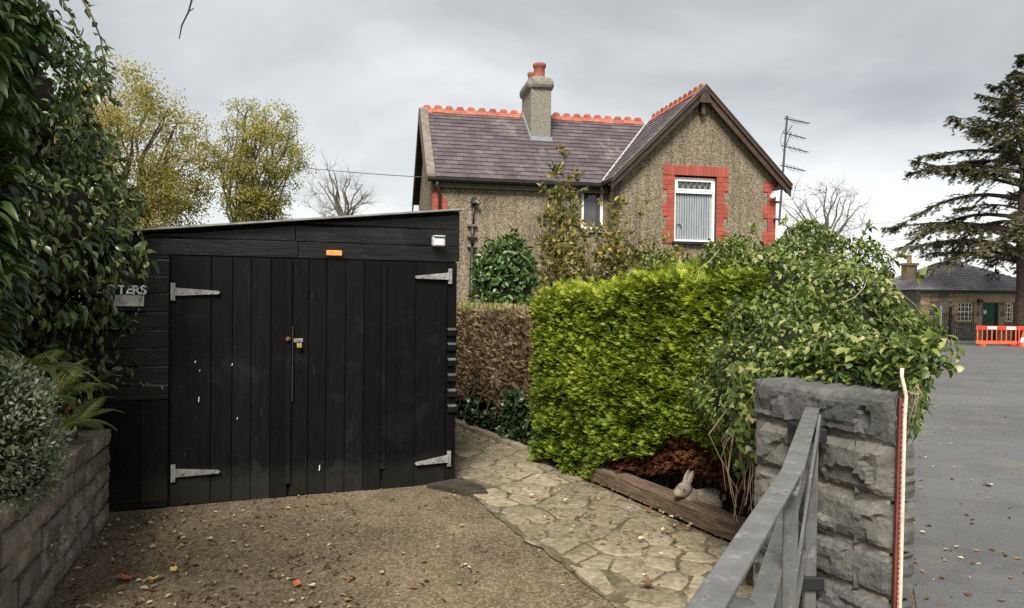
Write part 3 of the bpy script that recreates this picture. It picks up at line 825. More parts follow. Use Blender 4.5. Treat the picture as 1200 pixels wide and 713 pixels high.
x0 = sx(355); wboard(x0, XR, lin(zm, x0, xa, xb) + .145, lin(zm, XR, xa, xb) + .145, roof_z(x0) - .014, roof_z(XR) - .014, seed=29, bot=.036)
# doors: leaves of vertical planks
def leaf(name, xs, zt, zb, y, label=None):
    d = empty(name, (0, 0, 0)); d.parent = shed
    if label: d['label'] = label
    for i, (a, b) in enumerate(zip(xs, xs[1:])):
        mb = MB(); yy = y + (.004 if i % 2 else -.003) + random.uniform(-.003, .003); g = .0012
        za, zb_ = zb(a), zb(b); e = .004
        A = [(a + g, yy + e), (a + g + e, yy), (b - g - e, yy), (b - g, yy + e), (b - g, y + .03), (a + g, y + .03)]
        n = len(A); vs = [(x, v, zb(x) + random.uniform(-.001, .001)) for x, v in A] + [(x, v, zt(x)) for x, v in A]
        mb.add(vs, [tuple(range(n))[::-1], tuple(range(n, 2 * n))] + [(j, (j + 1) % n, n + (j + 1) % n, n + j) for j in range(n)])
        mb.build('plank', M['plank'], d)
    return d
ztop = lambda x: lin(zlo, x, xa, xb) - .012
def bots(pa, pb):
    (x0, y0), (x1, y1) = sp(*pa), sp(*pb)
    return lambda x: y0 + (y1 - y0) * (x - x0) / (x1 - x0)
dl = leaf('door', [sx(p) for p in (200, 247, 272, 294, 317, 337)], ztop, bots((205, 592), (340, 582)), -.012)
dm = leaf('door', [sx(p) for p in (340, 361, 382, 404, 426, 446)], ztop, bots((340, 580), (446, 573)), -.012)
dr = leaf('door', [sx(p) for p in (449, 486, 523, 534)], ztop, bots((449, 573), (532, 565)), -.008)
mb = MB(); mb.box(sx(334.5), sx(341), -.034, -.018, sz(340, 566), ztop(sx(338)) - .01); mb.build('cover_strip', M['plank'], dl, bevel=.004)
mb = MB(); mb.box(sx(446), sx(452), -.026, -.013, sz(449, 549), ztop(sx(449)) - .01); mb.build('cover_strip', M['plank'], dr, bevel=.004)
mb = MB(); mb.box(XL + .1, XR - .02, .012, .05, .0, .07); mb.build('door_sill', M['dark'], shed)
def hinge(parent, pl, py, ptip, pytip, flip):
    """T hinge: an upright plate and a long tapering strap with bolt heads"""
    x0, z0 = sp(pl, py); x1, z1 = sp(ptip, pytip); s = 1 if x1 > x0 else -1
    mb = MB(); y = -.030
    mb.box(x0 - .016, x0 + .016, y - .004, y + .016, z0 - .066, z0 + .066)
    mb.tube([(x0 + s * .018, y - .004, z0 - .03), (x0 + s * .018, y - .004, z0 + .03)], .010, 8)
    pts = [(x0 + s * .022, z0 - .030), (x1, z1 - .012), (x1 + s * .012, z1), (x1, z1 + .012), (x0 + s * .022, z0 + .030)]
    mb.prism([(a, y - .006, b) for a, b in pts][::(1 if s > 0 else -1)], (0, .02, 0))
    for k in (.2, .5, .85):
        a, b = x0 + (x1 - x0) * k, z0 + (z1 - z0) * k
        mb.tube([(a, y - .004, b), (a, y - .013, b)], .0085, 8)
    for dz in (-.045, .045): mb.tube([(x0, y - .002, z0 + dz), (x0, y - .009, z0 + dz)], .007, 8)
    return mb.build('strap_hinge', M['galv'], parent)
hinge(dl, 203, 342, 256, 343, 1); hinge(dl, 203, 554, 256, 552, 1)
hinge(dr, 526.5, 324, 487, 325, -1); hinge(dr, 525, 537, 487, 543, -1)
# bolt, hasp and padlock
x, z = sp(337, 397)
mb = MB(); mb.tube([(x, -.036, z), (x, -.055, z)], .018, 10); mb.tube([(x, -.05, z), (x, -.062, z)], .010, 8)
mb.build('lock_cylinder', M['rust'], dl)
x, z = sp(342.5, 420)
mb = MB(); mb.tube([(x, -.03, sz(342, 470)), (x, -.03, sz(342, 382))], .006, 6); mb.build('bolt_rod', M['iron'], dm)
x, z = sp(349.5, 399)
mb = MB(); mb.box(x - .05, x + .034, -.026, -.018, z - .014, z + .016); mb.box(x - .012, x + .026, -.034, -.026, z - .012, z + .014)
mb.tube([(x + .004, -.034, z - .004), (x + .004, -.05, z - .004)], .008, 8); mb.build('hasp', M['galv'], dm)
pk = empty('padlock', tuple(shed.matrix_world @ Vector((0, 0, 0))), 0, 'small brass padlock hanging from the hasp between the black garage doors', 'padlock')
pk.location = Matrix.Translation((SA.x, SA.y, 0)) @ Matrix.Rotation(math.atan2(SU.y, SU.x), 4, 'Z') @ Vector((x + .004, -.052, z - .035)); pk.rotation_euler = (0, 0, math.atan2(SU.y, SU.x))
mb = MB(); mb.box(-.02, .02, -.010, .010, -.022, .012); mb.build('lock_body', M['brass'], pk, bevel=.004)
mb = MB(); mb.tube([(-.012, 0, .010), (-.012, 0, .030), (-.007, 0, .040), (.007, 0, .040), (.012, 0, .030), (.012, 0, .010)], .0038, 6); mb.build('shackle', M['galv'], pk)
# orange plate and small lamp on the boards above
x, z = sp(391, 297); mb = MB(); mb.box(x - .062, x + .062, -.046, -.005, z - .022, z + .022); o = mb.build('orange_plate', M['orange'], shed, bevel=.006)
x, z = sp(511.5, 284)
lampo = empty('small_lamp', (x, -.02, z)); lampo.parent = shed
mb = MB(); mb.box(-.052, .058, -.06, .0, -.040, .040); mb.build('casing', M['lamp'], lampo, bevel=.012)
mb = MB(); mb.box(-.030, .036, -.064, -.058, -.028, .020); mb.build('lens', M['whitepaint'], lampo, bevel=.004)
mb = MB(); mb.box(-.046, .052, -.075, .005, .042, .052); mb.build('hood', M['lamp'], lampo, bevel=.003)
# lapped board ends at the right corner, a painted highlight along each top edge
for k, py in enumerate((387, 404, 422, 440, 458, 476)):
    x, z = sp(528.5, py)
    mb = MB(); mb.prism([(x - .042, -.012, z - .048), (x - .042, -.034, z - .048), (x - .042, -.048, z + .0), (x - .042, -.012, z + .016)], (.092, 0, 0))
    mb.build('board_end', M['board'], shed)
    mb = MB(); mb.prism([(x - .036, -.0495, z + .001), (x - .036, -.014, z + .0185), (x - .036, -.012, z + .0155), (x - .036, -.047, z - .002)], (.07, 0, 0))
    mb.build('edge_highlight', M['strip'], shed)
# letter box with white letters above it
x0, z0 = sp(124, 357); x1, z1 = sp(169, 346)
lb = empty('letter_box', (0, 0, 0)); lb.parent = shed
mb = MB(); mb.box(x0 - .02, x1, -.024, .0, z0, z1); mb.build('flap', M['plate'], lb, bevel=.004)
mb = MB(); mb.box(x0 - .02, x1, -.034, -.02, z0 - .012, z0 + .004); mb.build('lip', M['plate'], lb, bevel=.003)
word = "LETTERS"; xr, zr = sp(173, 345); xl, zt = sp(112, 333); cw = (xr - xl) / len(word)
for i, ch in enumerate(word):
    cu = bpy.data.curves.new('letter', 'FONT'); cu.body = ch; cu.size = .092; cu.extrude = .007; cu.offset = .0025; cu.align_x = 'CENTER'
    tmp = bpy.data.objects.new('letter', cu); COL.objects.link(tmp)
    dg = bpy.context.evaluated_depsgraph_get(); me = bpy.data.meshes.new_from_object(tmp.evaluated_get(dg))
    COL.objects.unlink(tmp); bpy.data.objects.remove(tmp); bpy.data.curves.remove(cu)
    me.materials.clear()
    o = link('letter', me, M['whitepaint'], lb)
    o.location = (xl + cw * (i + .5), -.028, zr + .002 + random.uniform(-.003, .003)); o.rotation_euler = (R(90), random.uniform(-.04, .04), 0); o.scale = (1.02, 1.0, 1.0)
# pale chips and scuffs where things have been stuck to the planks
for px, py, w_, h_ in ((229, 424, .004, .009), (234, 434, .004, .007), (233, 468, .0045, .022), (278, 490, .004, .008), (374, 548, .0045, .024), (272, 427, .003, .009)):
    x, z = sp(px, py); mb = MB(); mb.prism([(x - w_, -.0205, z - h_), (x + w_ * .4, -.0205, z - h_ * .8), (x + w_, -.0205, z + h_), (x - w_ * .2, -.0205, z + h_ * .9)], (0, .004, 0))
    mb.build('paint_chip', M['whitepaint'], shed)
# dark patched threshold at the right foot of the garage
tp = [ground(*p) for p in ((500, 572), (540, 564), (566, 574), (572, 582), (545, 582), (520, 576))]
mb = MB(); mb.prism([(p.x, p.y, .0) for p in tp], (0, 0, .034)); mb.build('threshold_patch', M['wall_joint'], kind='structure')

# ------------------------------------------------------------------ iron gate folded open towards the viewer
g0 = Vector((1.275, 3.20, 0)); 
gate = empty('iron_gate', tuple(g0), 0, 'black iron gate of flat bars hinged on the stone pillar and folded open', 'gate')
def gl(px, py, Y):
    p = at(px, py, Y); return p - g0
def zlev(px, py, z):
    d = ray(px, py); t = (z - EYE) / d.z; p = Vector((0, 0, EYE)) + d * t; return p - g0
a = gl(952, 479, 3.2); b = zlev(923, 570, a.z)
mb = MB(); mb.beam(a, a + (b - a) * 1.05, .058, .010); mb.build('top_rail', M['gate'], gate, bevel=.002)
e2 = (b - a).normalized()
c1 = zlev(929, 551, a.z + .022); c2 = zlev(828, 713, a.z + .022); e = (c2 - c1).normalized()
mb = MB(); mb.beam(c1, c2 + e * .5, .052, .012); mb.build('top_rail', M['gate'], gate, bevel=.003)
d1 = zlev(938, 556, .93); d2 = zlev(891, 713, .93); e3 = (d2 - d1).normalized()
mb = MB(); mb.beam(d1 - e3 * .3, d2 + e3 * .9, .055, .014); mb.build('middle_rail', M['gate'], gate, bevel=.002)
for zz_, nm in ((.55, 'lower_rail'), (.16, 'lower_rail')):
    q = Vector((d1.x, d1.y, zz_)); mb = MB(); mb.beam(q - e3 * .25, q + e3 * 1.6, .05, .012); mb.build(nm, M['gate'], gate, bevel=.002)
mb = MB(); mb.beam((a.x - .0, a.y, .05), (a.x, a.y, a.z - .008), .05, .03, (0, 1, 0)); mb.build('hinge_stile', M['gate'], gate, bevel=.004)
q = c1 + e * .03
mb = MB(); mb.beam((q.x, q.y, .08), (q.x, q.y, q.z - .008), .04, .012, (0, 1, 0)); mb.build('stile', M['gate'], gate, bevel=.004)
for k in range(1, 6):
    p_ = d1 + e3 * (.16 + k * .27); 
    if p_.y + g0.y < .9: break
    mb = MB(); mb.beam((p_.x, p_.y, .12), (p_.x, p_.y, .922), .016, .016, (0, 1, 0)); mb.build('upright_bar', M['gate'], gate)
# sloping brace of the far leaf
mb = MB(); mb.beam(Vector((a.x + .01, a.y - .06, a.z - .03)), Vector((d1.x, d1.y, .5)) + e3 * .5, .012, .045); mb.build('brace', M['gate'], gate, bevel=.002)
# hinge brackets on the pillar
for zz_ in (1.06, .42):
    mb = MB(); mb.box(a.x - .045, a.x + .055, a.y - .03, a.y + .17, zz_ - .03, zz_ + .03); mb.build('hinge_bracket', M['iron'], gate, bevel=.006)
q = zlev(872, 712, 1.0)
mb = MB(); mb.box(q.x - .025, q.x + .025, q.y - .03, q.y + .03, .1, .985); mb.lathe([(.034, .985), (.036, 1.0), (.022, 1.012), (.004, 1.016)], (q.x, q.y, 0), 12)
mb.build('end_stile', M['gate'], gate, bevel=.004)

# ------------------------------------------------------------------ red board with a white tube at the pillar's road corner
bp_ = at(1056, 470, 2.93); base = Vector((bp_.x - .012, bp_.y, 0))
post = empty('edging_strip', tuple(base), 0, 'narrow faded red strip with a white tube standing at the pillar corner by the road', 'post')
mb = MB(); mb.prism([(-.006, 0, 0), (.006, -.008, 0), (.012, .02, 0), (.0, .03, 0)], (.012, 0, bp_.z + .01)); mb.build('board', M['redboard'], post)
pts = [(.008, -.018, .0), (.014, -.018, .5), (.018, -.018, bp_.z - .06), (.022, -.018, bp_.z + .02), (.014, -.016, bp_.z + .06), (.006, -.012, bp_.z + .10), (.008, -.01, bp_.z + .13)]
mb = MB(); mb.tube(pts, .0075, 8); mb.build('tube', M['hose'], post, smooth=True)
mb = MB()
for k in range(60):
    zk = .05 + k * (bp_.z - .05) / 60; mb.tube([(.0075 + .008 * zk, -.016, zk), (.0075 + .008 * zk, -.016, zk + .012)], .0080, 8)
mb.build('red_banding', M['redband2'], post, kind='stuff')

# ------------------------------------------------------------------ the roughcast house
HG = Vector((4.5, 18.0)); HA = R(11); HU = Vector((math.cos(HA), math.sin(HA))); HV = Vector((-HU.y, HU.x))
HZ = zg(18)
def hp(px, py, v=0.0):
    return onplane(px, py, HG + HV * v, HU)
house = empty('house', (HG.x, HG.y, 0), HA, 'roughcast stone house with purple slate roof, red crested ridge tiles and red brick window surround', 'house')
apx, apz = hp(819, 103, -.2); 
EZ = 4.42; SL = (apz - EZ) / 2.22; WX = 2.02; RB = 3.4; MX = -6.5
cx0 = 0.0
groof = lambda x: apz - SL * abs(x)
wx0, wz0 = hp(789.5, 283); wx1, wz1 = hp(840, 207.5)
mb = MB(); strip_wall(mb, -WX, WX, HZ - .1, lambda x: groof(x) - .06, [(wx0, wx1, wz0, wz1)], 0, .3, breaks=(0.0,))
mb.build('gable_wall', M['roughcast'], house)
mb = MB(); mb.box(WX - .3, WX - .002, .302, 6.0, HZ - .1, groof(WX) - .06); mb.build('side_wall', M['roughcast'], house)
FY = .85; ms = (apz - .05 - EZ) / (RB - FY + .1); mroof = lambda y: apz - .05 - ms * abs(y - RB)
# main range
w2x0, w2z0 = hp(681, 269, FY); w2x1, w2z1 = hp(708, 221, FY)
mb = MB(); strip_wall(mb, MX + .15, -WX + .002, HZ - .1, lambda x: mroof(FY) - .05, [(w2x0, min(w2x1, -WX - .06), w2z0, w2z1)], FY, FY + .3)
mb.build('front_wall', M['roughcast'], house)
w2x1 = min(w2x1, -WX - .06)
mb = MB(); mb.box(-WX, -WX + .3, .302, FY + .4, HZ - .1, groof(WX) - .06); mb.build('return_wall', M['roughcast'], house)
mb = MB(); mb.prism([(MX + .15, FY + .302, HZ - .1), (MX + .15, FY + .302, mroof(FY) - .03), (MX + .15, RB, mroof(RB) - .06), (MX + .15, 2 * RB - FY, mroof(FY) - .03), (MX + .15, 2 * RB - FY, HZ - .1)], (.3, 0, 0)); mb.build('end_wall', M['roughcast'], house)
mb = MB(); mb.box(MX + .45, WX - .3, 2 * RB - FY - .3, 2 * RB - FY, HZ - .1, mroof(FY) - .05); mb.build('back_wall', M['roughcast'], house)
# roofs: a board deck with lapped slates on it
def slates(O, A, B, la, lb, hgt, gauge, wid, mat, name='slates'):
    """lapped slates on a slope: O eave origin, A along the eave, B up the slope; la(t), lb(t) left and right limits at height t"""
    O, A, B = Vector(O), Vector(A).normalized(), Vector(B).normalized(); Nn = A.cross(B)
    V, F, rn = [], [], []
    nr = int(hgt / gauge)
    for r_ in range(nr):
        t0 = r_ * gauge; t1 = min(t0 + gauge * 1.25, hgt); tm = min(t0 + gauge, hgt)
        x0, x1 = la(tm * .5 + t0 * .5), lb(tm * .5 + t0 * .5)
        x = x0 - (wid / 2 if r_ % 2 else 0)
        while x < x1 - .02:
            xa_, xb_ = max(x, x0) + .003, min(x + wid, x1) - .003; x += wid
            if xb_ - xa_ < .03: continue
            l0 = .026 + random.uniform(0, .007); sk = random.uniform(-.006, .006); n = len(V)
            for xx, tt, hh in ((xa_, t0 + sk, l0), (xb_, t0 - sk * .5, l0), (xb_, t1, .006), (xa_, t1, .006)): V.append(O + A * xx + B * tt + Nn * hh)
            for xx, tt in ((xa_, t0 + sk), (xb_, t0 - sk * .5)): V.append(O + A * xx + B * tt)
            F += [(n, n + 1, n + 2, n + 3), (n + 4, n + 5, n + 1, n), (n + 3, n + 4, n), (n + 1, n + 5, n + 2)]
            c = random.random(); rn += [c] * 6
    mb = MB(); mb.add(V, F); me = mb.mesh(name); a_ = me.attributes.new('rnd', 'FLOAT', 'POINT'); a_.data.foreach_set('value', rn)
    return me
eY = FY - .14; s_len = math.hypot(RB - eY, mroof(RB) - mroof(eY)); bdir = Vector((0, RB - eY, mroof(RB) - mroof(eY))).normalized()
roof = MB()
roof.prism([(MX, eY, mroof(eY)), (-2.2, eY, mroof(eY)), (0, RB, mroof(RB)), (MX, RB, mroof(RB))], (0, 0, -.05))
roof.prism([(MX, 2 * RB - eY, mroof(eY)), (MX, RB + .001, mroof(RB)), (WX, RB + .001, mroof(RB)), (WX, 2 * RB - eY, mroof(eY))], (0, 0, -.05))
roof = roof.build('roof', M['brownwood'], house)
def valley(t):   # right limit of the main slope at distance t up it
    y = eY + bdir.y * t; z = mroof(y); return min(0.0, -(apz - z) / SL + .03)
link('slates', slates((0, eY, mroof(eY)), (1, 0, 0), bdir, lambda t: MX + .02, valley, s_len, .20, .30, M['slate']), M['slate'], roof, 'stuff')
gd = Vector((-1, 0, -SL)).normalized(); GE = 2.24
gr = MB()
gr.prism([(0, -.16, apz), (-GE, -.16, groof(GE)), (-GE, eY + .06, groof(GE)), (0, RB, apz)], (0, 0, -.06))
gr.prism([(0, -.16, apz), (0, 6, apz), (GE, 6, groof(GE)), (GE, -.16, groof(GE))], (0, 0, -.06))
gr = gr.build('gable_roof', M['brownwood'], house)
glen = math.hypot(GE, apz - groof(GE))
def gback(t): # back limit of the left gable slope at distance t up from the eave
    x = GE - GE * t / glen; z = groof(x); return max(-.1, RB - (apz - .05 - z) / ms)
# along-eave axis runs from back to front so that the slates face outwards
link('slates', slates((-GE, 0, groof(GE)), (0, -1, 0), (1, 0, SL), lambda t: -gback(t), lambda t: .15, glen, .20, .30, M['slate']), M['slate'], gr, 'stuff')
link('slates', slates((GE, 0, groof(GE)), (0, 1, 0), (-1, 0, SL), lambda t: -.15, lambda t: 6.0, glen, .20, .30, M['slate']), M['slate'], gr, 'stuff')
# lead along the valley
v0, v1 = Vector((-2.2, eY + .05, mroof(eY) + .085)), Vector((-.02, RB - .02, mroof(RB) + .075))
mb = MB(); mb.beam(v0, v1, .05, .03); mb.build('valley_lead', M['lead'], gr)
# ridge tiles with a crest
def ridge_tile(L_, name='ridge_tile'):
    mb = MB(); h = .085; g = .004
    prof = [(-.13, -.115), (0, .03), (.13, -.115), (.105, -.135), (0, -.0), (-.105, -.135)]
    mb.prism([(g, y, z) for y, z in prof], (L_ - 2 * g, 0, 0))
    a = L_ * .13
    mb.prism([(a, -.022, .012), (L_ - a, -.022, .012), (L_ - a * 1.5, -.022, .075), (L_ - a * 2.3, -.022, .105), (a * 2.3, -.022, .105), (a * 1.5, -.022, .075)], (0, .044, 0))
    return mb.mesh(name)
TL = .30
tm_ = ridge_tile(TL); tm_.materials.append(M['terracotta'])
n = int((0 - MX) / TL)
for k in range(n):
    o = link('ridge_tile', tm_, None, roof); o.location = (MX + k * TL + .02, RB, mroof(RB) + .05 + random.uniform(-.006, .006)); o.rotation_euler = (random.uniform(-.02, .02), random.uniform(-.015, .015), 0)
for k in range(int((RB + .1) / TL)):
    o = link('ridge_tile', tm_, None, gr); o.location = (0, -.16 + k * TL, apz + .04 + random.uniform(-.005, .005)); o.rotation_euler = (0, random.uniform(-.012, .012), R(90))
# bargeboards on the gable, a weathered capping above them
for s in (-1, 1):
    p0 = Vector((0, 0, apz - .0)); p1 = Vector((s * (GE + .06), 0, groof(GE + .06)))
    nrm = Vector((s * SL, 0, 1)).normalized()
    mb = MB(); mb.prism([(p0.x, -.235, p0.z + .02), (p1.x, -.235, p1.z + .02), (p1.x, -.235, p1.z - .22), (p0.x, -.235, p0.z - .24)][::s], (0, .045, 0)); mb.build('bargeboard', M['brownwood'], gr)
    mb = MB(); mb.prism([(p0.x, -.285, p0.z + .035), (p1.x, -.285, p1.z + .035), (p1.x, -.285, p1.z - .055), (p0.x, -.285, p0.z - .055)][::s], (0, .048, 0)); mb.build('barge_moulding', M['brownwood'], gr)
    mb = MB(); mb.prism([(p0.x, -.30, p0.z + .085), (p1.x, -.30, p1.z + .085), (p1.x, -.30, p1.z + .04), (p0.x, -.30, p0.z + .04)][::s], (0, .18, 0)); mb.build('verge_capping', M['greywood'] if s < 0 else M['brownwood'], gr)
    mb = MB(); mb.prism([(p0.x, -.19, p0.z - .07), (p1.x, -.19, p1.z - .07), (p1.x, -.19, p1.z - .11), (p0.x, -.19, p0.z - .11)][::s], (0, .19, 0)); mb.build('soffit', M['brownwood'], gr)
    mb = MB(); mb.box(min(s * 1.98, s * 2.32), max(s * 1.98, s * 2.32), -.19, .0, groof(2.30) - .02, groof(2.30) + .06); mb.build('eave_bracket', M['brownwood'], gr)
mb = MB(); mb.prism([(-.16, -.27, apz - .36), (.16, -.27, apz - .36), (.05, -.27, apz - .02), (-.05, -.27, apz - .02)], (0, .03, 0)); mb.build('apex_board', M['brownwood'], gr)
mb = MB(); mb.box(-.045, .045, -.17, -.003, apz - .62, apz - .36); mb.build('apex_bracket', M['brownwood'], gr)
# main roof: gutter, fascia, verge and left bargeboard
gz = mroof(eY) - .03
mb = MB()
pr = [(-.075, .02), (-.072, -.04), (-.045, -.08), (0, -.092), (.045, -.08), (.06, -.04), (.06, .02), (.05, .02), (.0, -.07), (-.062, .02)]
mb.prism([(MX, eY - .06 + y, gz + z) for y, z in pr], (-2.28 - MX, 0, 0)); mb.build('gutter', M['darkplastic'], roof)
mb = MB(); mb.box(MX + .1, -2.05, eY + .0, eY + .03, gz - .20, gz - .02); mb.build('fascia', M['brownwood'], roof)
mb = MB(); mb.box(MX + .1, -2.05, eY + .032, FY, gz - .20, gz - .17); mb.build('soffit', M['brownwood'], roof)
mb = MB(); mb.prism([(MX - .02, eY - .04, mroof(eY) + .0), (MX - .02, RB, mroof(RB) + .03), (MX - .02, RB, mroof(RB) + .09), (MX - .02, eY - .04, mroof(eY) + .07)], (.20, 0, 0)); mb.build('verge_capping', M['greywood'], roof)
for s in (-1, 1):
    y1_ = eY - .04 if s < 0 else 2 * RB - eY
    mb = MB(); mb.prism([(MX - .05, y1_, mroof(eY) - .26), (MX - .05, RB, mroof(RB) - .24), (MX - .05, RB, mroof(RB) + .06), (MX - .05, y1_, mroof(eY) + .05)], (.04, 0, 0)); mb.build('bargeboard', M['brownwood'], roof)
# downpipes
x, z = hp(506, 215, FY)
mb = MB(); mb.tube([(MX + .22, eY - .06, gz - .08), (MX + .22, eY - .06, gz - .16), (MX + .30, FY - .06, gz - .34), (MX + .30, FY - .06, HZ)], .038, 8); mb.build('downpipe', M['brownwood'], house, smooth=True)
# red painted brick: corner quoins and window dressings
def quoin(xe, s, z0, z1, y, nb):
    """toothed corner bricks; xe outer edge, s direction inwards"""
    ch = .108; k = 0; z = z0
    mb = MB(); mb.box(min(xe, xe + s * .22), max(xe, xe + s * .22), y - .006, y + .05, z0, z1); mb.build('brick_backing', M['redmortar'], house)
    while z < z1 - .02:
        w_ = .34 if (k // 3) % 2 == 0 else .215
        zt_ = min(z + ch, z1); cut = .16 if k % 2 else .225
        for a, b in (((0, cut), (cut, w_)) if w_ > cut + .04 else ((0, w_),)):
            xa_, xb_ = xe + s * (a + .003), xe + s * (b - .003)
            brick_box('brick', min(xa_, xb_), max(xa_, xb_), y - .018, y + .04, z + .003, zt_ - .003, M['redbrick'], house)
        z += ch; k += 1
quoin(WX + .004, -1, 2.3, groof(WX) - .10, -.002, 0)
quoin(MX + .146, 1, 2.3, gz - .2, FY - .002, 0)
for k in range(int((gz - .2 - 2.3) / .108)):     # the same corner seen on the end wall
    brick_box('brick', MX + .13, MX + .20, FY + .006, FY + (.34 if (k // 3) % 2 else .22), 2.303 + k * .108, 2.405 + k * .108, M['redbrick'], house)
sillz = wz0
k = 0; z = sillz - .05; ch = .108
zt_ = wz1
mb = MB(); mb.box(wx0 - .16, wx0, -.008, .10, z, zt_ + .2); mb.box(wx1, wx1 + .16, -.008, .10, z, zt_ + .2); mb.build('brick_backing', M['redmortar'], house)
mb = MB(); mb.box(wx0, wx1, -.008, .10, zt_, zt_ + .2); mb.build('brick_backing', M['redmortar'], house)
while z < zt_ - .02:
    w_ = .30 if (k // 3) % 2 == 0 else .19
    z2 = min(z + ch, zt_)
    for s, xe in ((-1, wx0), (1, wx1)):
        cut = .15 if k % 2 else .2
        for a, b in (((0, cut), (cut, w_)) if w_ > cut + .04 else ((0, w_),)):
            xa_, xb_ = xe + s * (a + .003), xe + s * (b - .003)
            brick_box('brick', min(xa_, xb_), max(xa_, xb_), -.022, .06, z + .003, z2 - .003, M['redbrick'], house)
    z += ch; k += 1
nb = 18; xl, xr_ = wx0 - .30, wx1 + .30; bw = (xr_ - xl) / nb
for i in range(nb):
    brick_box('brick', xl + i * bw + .003, xl + (i + 1) * bw - .003, -.022, .06, zt_ + .003, zt_ + .232, M['redbrick'], house)
mb = MB(); mb.box(wx0 - .05, wx1 + .22, -.10, .12, sillz - .075, sillz - .0); mb.build('window_sill', M['sillblack'], house, bevel=.01)
def window(x0, x1, z0, z1, y, zt_, fw, blinds=True):
    wo_ = empty('window', (0, 0, 0)); wo_.parent = house
    mb = MB()
    mb.box(x0, x0 + fw, y, y + .07, z0, z1); mb.box(x1 - fw, x1, y, y + .07, z0, z1)
    mb.box(x0 + fw, x1 - fw, y, y + .07, z0, z0 + fw); mb.box(x0 + fw, x1 - fw, y, y + .07, z1 - fw, z1)
    if zt_: mb.box(x0 + fw, x1 - fw, y - .003, y + .067, zt_ - fw * .6, zt_ + fw * .6)
    mb.build('frame', M['upvc'], wo_)
    ia, ib = x0 + fw, x1 - fw
    if zt_:
        s_ = .04 # opening top light with its own sash
        mb = MB(); za, zb = zt_ + fw * .6, z1 - fw
        mb.box(ia, ia + s_, y - .012, y + .05, za, zb); mb.box(ib - s_, ib, y - .012, y + .05, za, zb); mb.box(ia + s_, ib - s_, y - .012, y + .05, za, za + s_); mb.box(ia + s_, ib - s_, y - .012, y + .05, zb - s_, zb)
        mb.build('top_light', M['upvc'], wo_)
        mb = MB(); mb.box(ia + s_, ib - s_, y + .03, y + .036, za + s_, zb - s_); mb.build('pane', M['glass'], wo_)
        mb = MB(); xa_, xb_ = ia + s_, ib - s_; za += s_; zb -= s_; n = 6; st = (xb_ - xa_) / n
        for i in range(n):
            for p, q in (((xa_ + i * st, za), (xa_ + (i + .5) * st, zb)), ((xa_ + (i + .5) * st, zb), (xa_ + (i + 1) * st, za)), ((xa_ + i * st, (za + zb) / 2), (xa_ + (i + .25) * st, za)), ((xa_ + (i + .75) * st, za), (xa_ + (i + 1) * st, (za + zb) / 2))):
                mb.beam((p[0], y + .024, p[1]), (q[0], y + .024, q[1]), .01, .016, (0, 1, 0))
        mb.build('lead_lattice', M['lead'], wo_)
    zb = (zt_ - fw * .6) if zt_ else z1 - fw
    if blinds:
        n = 15; st = (ib - ia) / n
        for i in range(n):
            mb = MB(); a_ = ia + i * st; mb.prism([(a_ + .001, y + .045, z0 + fw + .01), (a_ + st * 1.03, y + .072, z0 + fw + .01), (a_ + st * 1.03, y + .076, z0 + fw + .01), (a_ + .001, y + .049, z0 + fw + .01)], (0, 0, zb - z0 - fw - .03))
            mb.build('blind_slat', M['blind'], wo_)
        mb = MB(); mb.box(ia, ib, y + .085, y + .1, z0 + fw, zb); mb.build('room_behind', M['dark'], wo_)
        mb = MB(); mb.tube([(ia + .05, y + .035, z0 + fw + .30), (ia + .07, y + .03, z0 + fw + .36), (ia + .14, y + .03, z0 + fw + .36), (ia + .16, y + .035, z0 + fw + .27)], .01, 6); mb.build('blind_chain', M['dark'], wo_)
    else:
        mb = MB(); mb.box(ia, ib, y + .03, y + .04, z0 + fw, zb); mb.build('pane', M['glass'], wo_)
    return wo_
window(wx0 + .012, wx1 - .012, sillz + .004, wz1 - .035, .075, hp(815, 225)[1], .055)
window(w2x0 + .01, w2x1 - .01, w2z0 + .004, w2z1 - .01, FY + .05, None, .065, False)
mb = MB(); mb.box(w2x0 - .05, w2x1 + .05, FY - .08, FY + .1, w2z0 - .07, w2z0); mb.build('window_sill', M['cement'], house)
# chimney
c0, cz0 = hp(622, 163, 2.33); c1_, _ = hp(645.5, 163, 2.33); CY0, CY1 = 2.33, 3.55
ctz = hp(633, 105, 2.33)[1]
ch_ = empty('chimney', (0, 0, 0)); ch_.parent = roof
mb = MB(); mb.box(c0, c1_, CY0, CY1, mroof(CY0) - .2, ctz + .03); mb.build('stack', M['chimney'], ch_, bevel=.02)
mb = MB(); mb.box(c0 - .03, c1_ + .03, CY0 - .05, CY0 + .02, mroof(CY0) - .1, mroof(CY0) + .10); mb.build('flashing', M['flashing'], ch_)
mb = MB(); mb.prism([(c0 - .025, CY0 - .03, mroof(CY0)), (c0 - .025, RB, mroof(RB) + .03), (c0 - .025, RB, mroof(RB) + .13), (c0 - .025, CY0 - .03, mroof(CY0) + .10)], (.022, 0, 0)); mb.build('flashing', M['flashing'], ch_)
mb = MB(); prev = None; ring = []
hx, hy = (c1_ - c0) / 2, (CY1 - CY0) / 2; mx_, my_ = (c0 + c1_) / 2, (CY0 + CY1) / 2
prof = [(.0, .0), (.075, .05), (.10, .12), (.095, .20), (.05, .30), (-.05, .37), (-.13, .40)]
NS = 28; vs = []
for ex, hz in prof:
    for j in range(NS):
        t = 2 * math.pi * j / NS; c, s = math.cos(t), math.sin(t); q = .35
        x = mx_ + math.copysign(abs(c) ** q, c) * (hx + ex) + .012 * noise.noise((j * .9, hz * 9, 0)); y = my_ + math.copysign(abs(s) ** q, s) * (hy + ex)
        vs.append((x, y, ctz + hz + .012 * noise.noise((j * .7, hz * 9, 3))))
